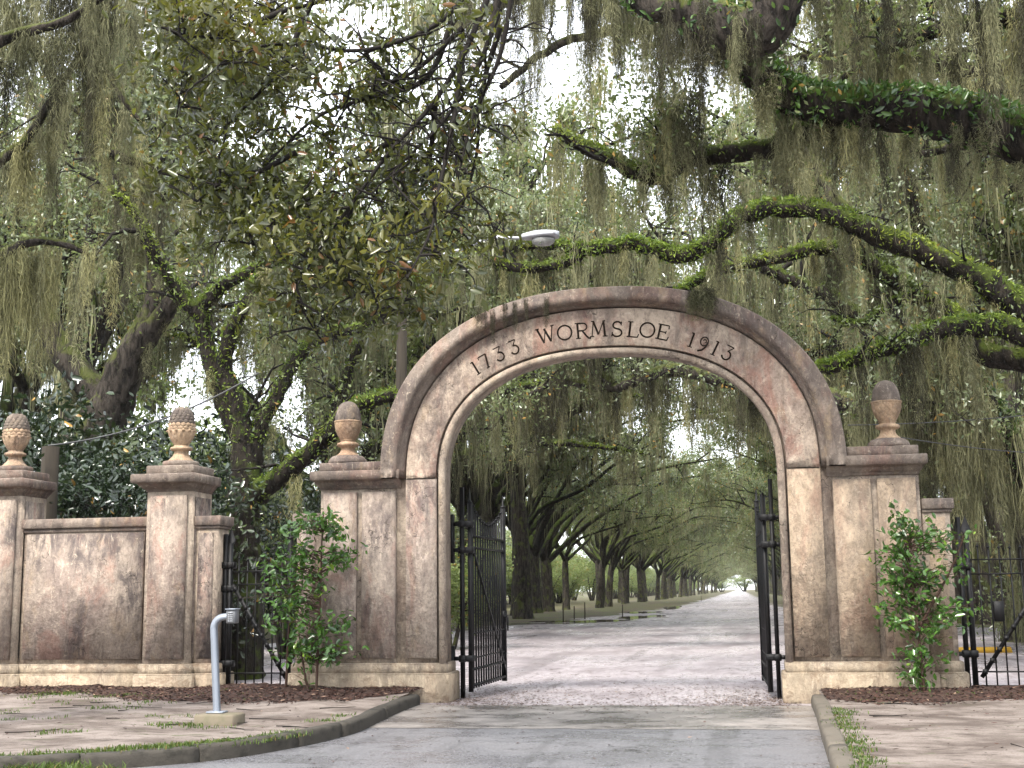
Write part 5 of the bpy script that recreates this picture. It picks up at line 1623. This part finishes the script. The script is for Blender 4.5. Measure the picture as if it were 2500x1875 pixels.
mulch_bed('mulch_bed', np.linspace(-13.4, -2.80, 260), lambda x: (max(-2.0, -1.7 + (x + 3.3) * 2.0) if x > -3.3 else (-2.0 if x > -6 else float(np.interp(x, [-13, -9, -6], [-.65, -.65, -1.8])))) + .12 * math.sin(x * 3.1) + .07 * math.sin(x * 8) + .04 * math.sin(x * 21), .29)
mulch_bed('mulch_bed', np.linspace(2.90, 12, 220), lambda x: -1.6 + .16 * math.sin(x * 2.7) + .06 * math.sin(x * 9), .29)
P = []
while len(P) < 12000:
    x = rg.uniform(-13, -2.75); y = rg.uniform(-2.6, .28)
    lim = -2.1 if x > -6 else np.interp(x, [-13, -9, -6], [-.75, -.75, -1.9])
    lim += .18 * math.sin(x * 3.1) + .1 * math.sin(x * 8) + rg.normal() * .12
    if x > -3.3: lim = max(lim, -1.8 + (x + 3.3) * 2.2)
    if y < lim: continue
    P.append((x, y, bank_z(x, y) + rg.uniform(.0, .035)))
chips('mulch', P, .075, 'mulch', 'dark red-brown bark mulch along the left wall and pier', 'mulch', .72)
P = []
while len(P) < 8000:
    x = rg.uniform(2.9, 10); y = rg.uniform(-3.0, .28)
    lim = -1.75 + .2 * math.sin(x * 2.7) + rg.normal() * .15
    if y < lim: continue
    P.append((x, y, bank_z(x, y) + rg.uniform(0, .035)))
chips('mulch', P, .075, 'mulch', 'dark red-brown bark mulch below the right pier and foot gate', 'mulch', .72)
P = []
while len(P) < 5200:
    if rg.random() < .55:
        s_ = rg.choice([-1, 1]); x = s_ * abs(rg.normal(2.1, .55)); y = rg.gamma(1.6, .9) - .75
    else:
        x = rg.uniform(-2.5, 2.6); y = rg.gamma(1.3, 2.0) - .7
    if abs(x) > 2.62 and y < .7: continue
    P.append((x, y, -.022 + rg.uniform(0, .015)))
P += [(rg.uniform(-2.4, 2.6), -.75 - rg.exponential(.35), .012) for _ in range(420)]
chips('leaf_litter', P, .06, 'litter', 'brown leaf litter strewn over the sand inside the arch', 'leaf litter', .85)
P = [(rg.uniform(-2.4, 2.5), rg.uniform(-8, -1), .008) for _ in range(60)] + [(rg.uniform(-8, -3.2), rg.uniform(-6.5, -2), .15) for _ in range(160)] + [(rg.uniform(3, 6), rg.uniform(-8, -2), .14) for _ in range(160)]
chips('fallen_leaves', P, .06, 'mulch', 'few dark fallen leaves scattered over road and banks', 'fallen leaves', .8)

def dead_twigs(name, pts, label):
    r = np.random.default_rng(31)
    parts = []
    for (x, y, z) in pts:
        L, a = r.uniform(.15, .7), r.normal(0, .5)
        q = [np.array([x, y, z + .012])]
        for _ in range(4):
            a += r.normal(0, .35)
            q.append(q[-1] + np.array([math.cos(a), math.sin(a), r.normal(0, .02)]) * L / 4)
        parts.append(tube_np(np.array(q), np.linspace(.006, .003, 5), 4))
    o = obj(name, mesh(name, *merge(parts), M['twig']))
    return tag(o, label, 'twigs', kind='stuff')
_p = []
for _ in range(34):
    x, y = rg.uniform(-9.5, -3.0), rg.uniform(-6.5, -1.5)
    if y > -7.5 + abs(x + 3) * -.2: _p.append((x, y, bank_z(x, y)))
dead_twigs('dead_twigs', _p, 'dead twigs lying on the left sandy bank')
dead_twigs('dead_twigs', [(x, y, bank_z(x, y)) for x, y in [(rg.uniform(3.2, 6.0), rg.uniform(-8, -1.5)) for _ in range(7)]], 'dead twigs lying on the right sandy bank')

def tufts(name, pts, h, label, nb=13):
    r = np.random.default_rng(len(pts) + 3)
    A = np.repeat(np.array(pts), nb, 0) + r.normal(scale=(.06, .06, 0), size=(len(pts) * nb, 3))
    n_ = len(A)
    hh = h * (.5 + r.random(n_))[:, None]
    d = r.normal(size=(n_, 3)) * .55; d[:, 2] = 1
    w = r.normal(size=(n_, 3)); w[:, 2] = 0
    w = unit(w) * .005
    tip = A + unit(d) * hh
    mid = A + np.array([0, 0, 1]) * hh * .45 + (tip - A) * .15
    V = np.stack([A - w, A + w, mid + w, tip, mid - w], 1).reshape(-1, 3)
    i = np.arange(n_)[:, None] * 5
    o = obj(name, mesh(name, V, [i + np.array([0, 1, 2, 4]), i + np.array([4, 2, 3])], M['grass']))
    return tag(o, label, 'grass', kind='stuff')
P = []
for _ in range(380):
    k = int(rg.integers(70, 150)); x, y = klp[k]
    y2 = y + abs(rg.normal(0, .16)) + .17
    P.append((x - rg.uniform(-.05, .12), y2, bank_z(x, y2) - .01))
for _ in range(14):
    k = int(rg.integers(8, 70)); x, y = klp[k]
    P.append((x - .2 - abs(rg.normal(0, .12)), y, bank_z(x, y) - .01))
for _ in range(50):
    x, y = rg.uniform(-9, -4.4), rg.normal(-1.7, .5)
    P.append((x, y, bank_z(x, y) - .01))
for cx, cy, n_ in [(-7.6, -3.4, 9), (-6.2, -2.9, 9), (-6.6, -4.2, 6), (-4.9, -4.0, 6), (-7.9, -1.0, 34), (-6.7, -1.3, 14), (-4.35, -4.95, 22), (-5.4, -5.6, 8)]:
    for _ in range(n_):
        x, y = rg.normal(cx, .22), rg.normal(cy, .12)
        P.append((x, y, bank_z(x, y) - .01))
tufts('grass', P, .045, 'bright green grass tufts along the left kerb and bank')
P = []
for _ in range(150):
    y = rg.uniform(-9.5, -2.6); x = kxr(y) + .17 + abs(rg.normal(0, .10))
    P.append((x, y, bank_z(x, y) - .01))
for _ in range(60):
    x, y = rg.uniform(3.2, 6), rg.uniform(-1.5, -.4)
    P.append((x, y, bank_z(x, y) - .01))
tufts('grass', P, .038, 'green grass strip growing along the right kerb')
# weeds of the kerb foot at the left edge
tufts('grass', [(rg.normal(-4.3, .3), rg.normal(-7.86, .05), 0) for _ in range(60)], .10, 'small weeds sprouting at the foot of the left kerb')
# clump of moss caught on the arch hood, right of the crown
cl = tag(empty('moss_clump', (1.42, -.2, 5.90)), 'tangled moss clump caught on the arch hood above 1913', 'moss')
for _ in range(11):
    drape(cl, (rg.normal(0, .13), rg.normal(-.02, .04), rg.normal(-.06, .05)), rg.uniform(.18, .42), rg.uniform(.9, 1.5), random.choice(['moss_d', 'moss']))
cl2 = tag(empty('moss_clump', (-1.25, -.22, 5.85)), 'thin moss wisps hanging over the arch hood left of the crown', 'moss')
for _ in range(7):
    drape(cl2, (rg.normal(0, .35), rg.normal(0, .03), rg.normal(0, .05)), rg.uniform(.3, .55), rg.uniform(.35, .6), 'moss_d')
# ------------------------------------------------------------------ haze: humid air along the avenue
hz = NT('humid_air')
hz.n.remove(hz.p)
pv = hz.n.new('ShaderNodeVolumePrincipled')
pv.inputs['Color'].default_value = (.93, .95, .96, 1)
pv.inputs['Density'].default_value = .00012
pv.inputs['Anisotropy'].default_value = .2
hz.l.new(pv.outputs[0], hz.out.inputs['Volume'])
mb = MB(); mb.box(-120, 120, -24, 420, -1.2, 26)
tag(mb.build('haze', hz.m, None), 'pale humid air filling the avenue', 'haze', kind='stuff')
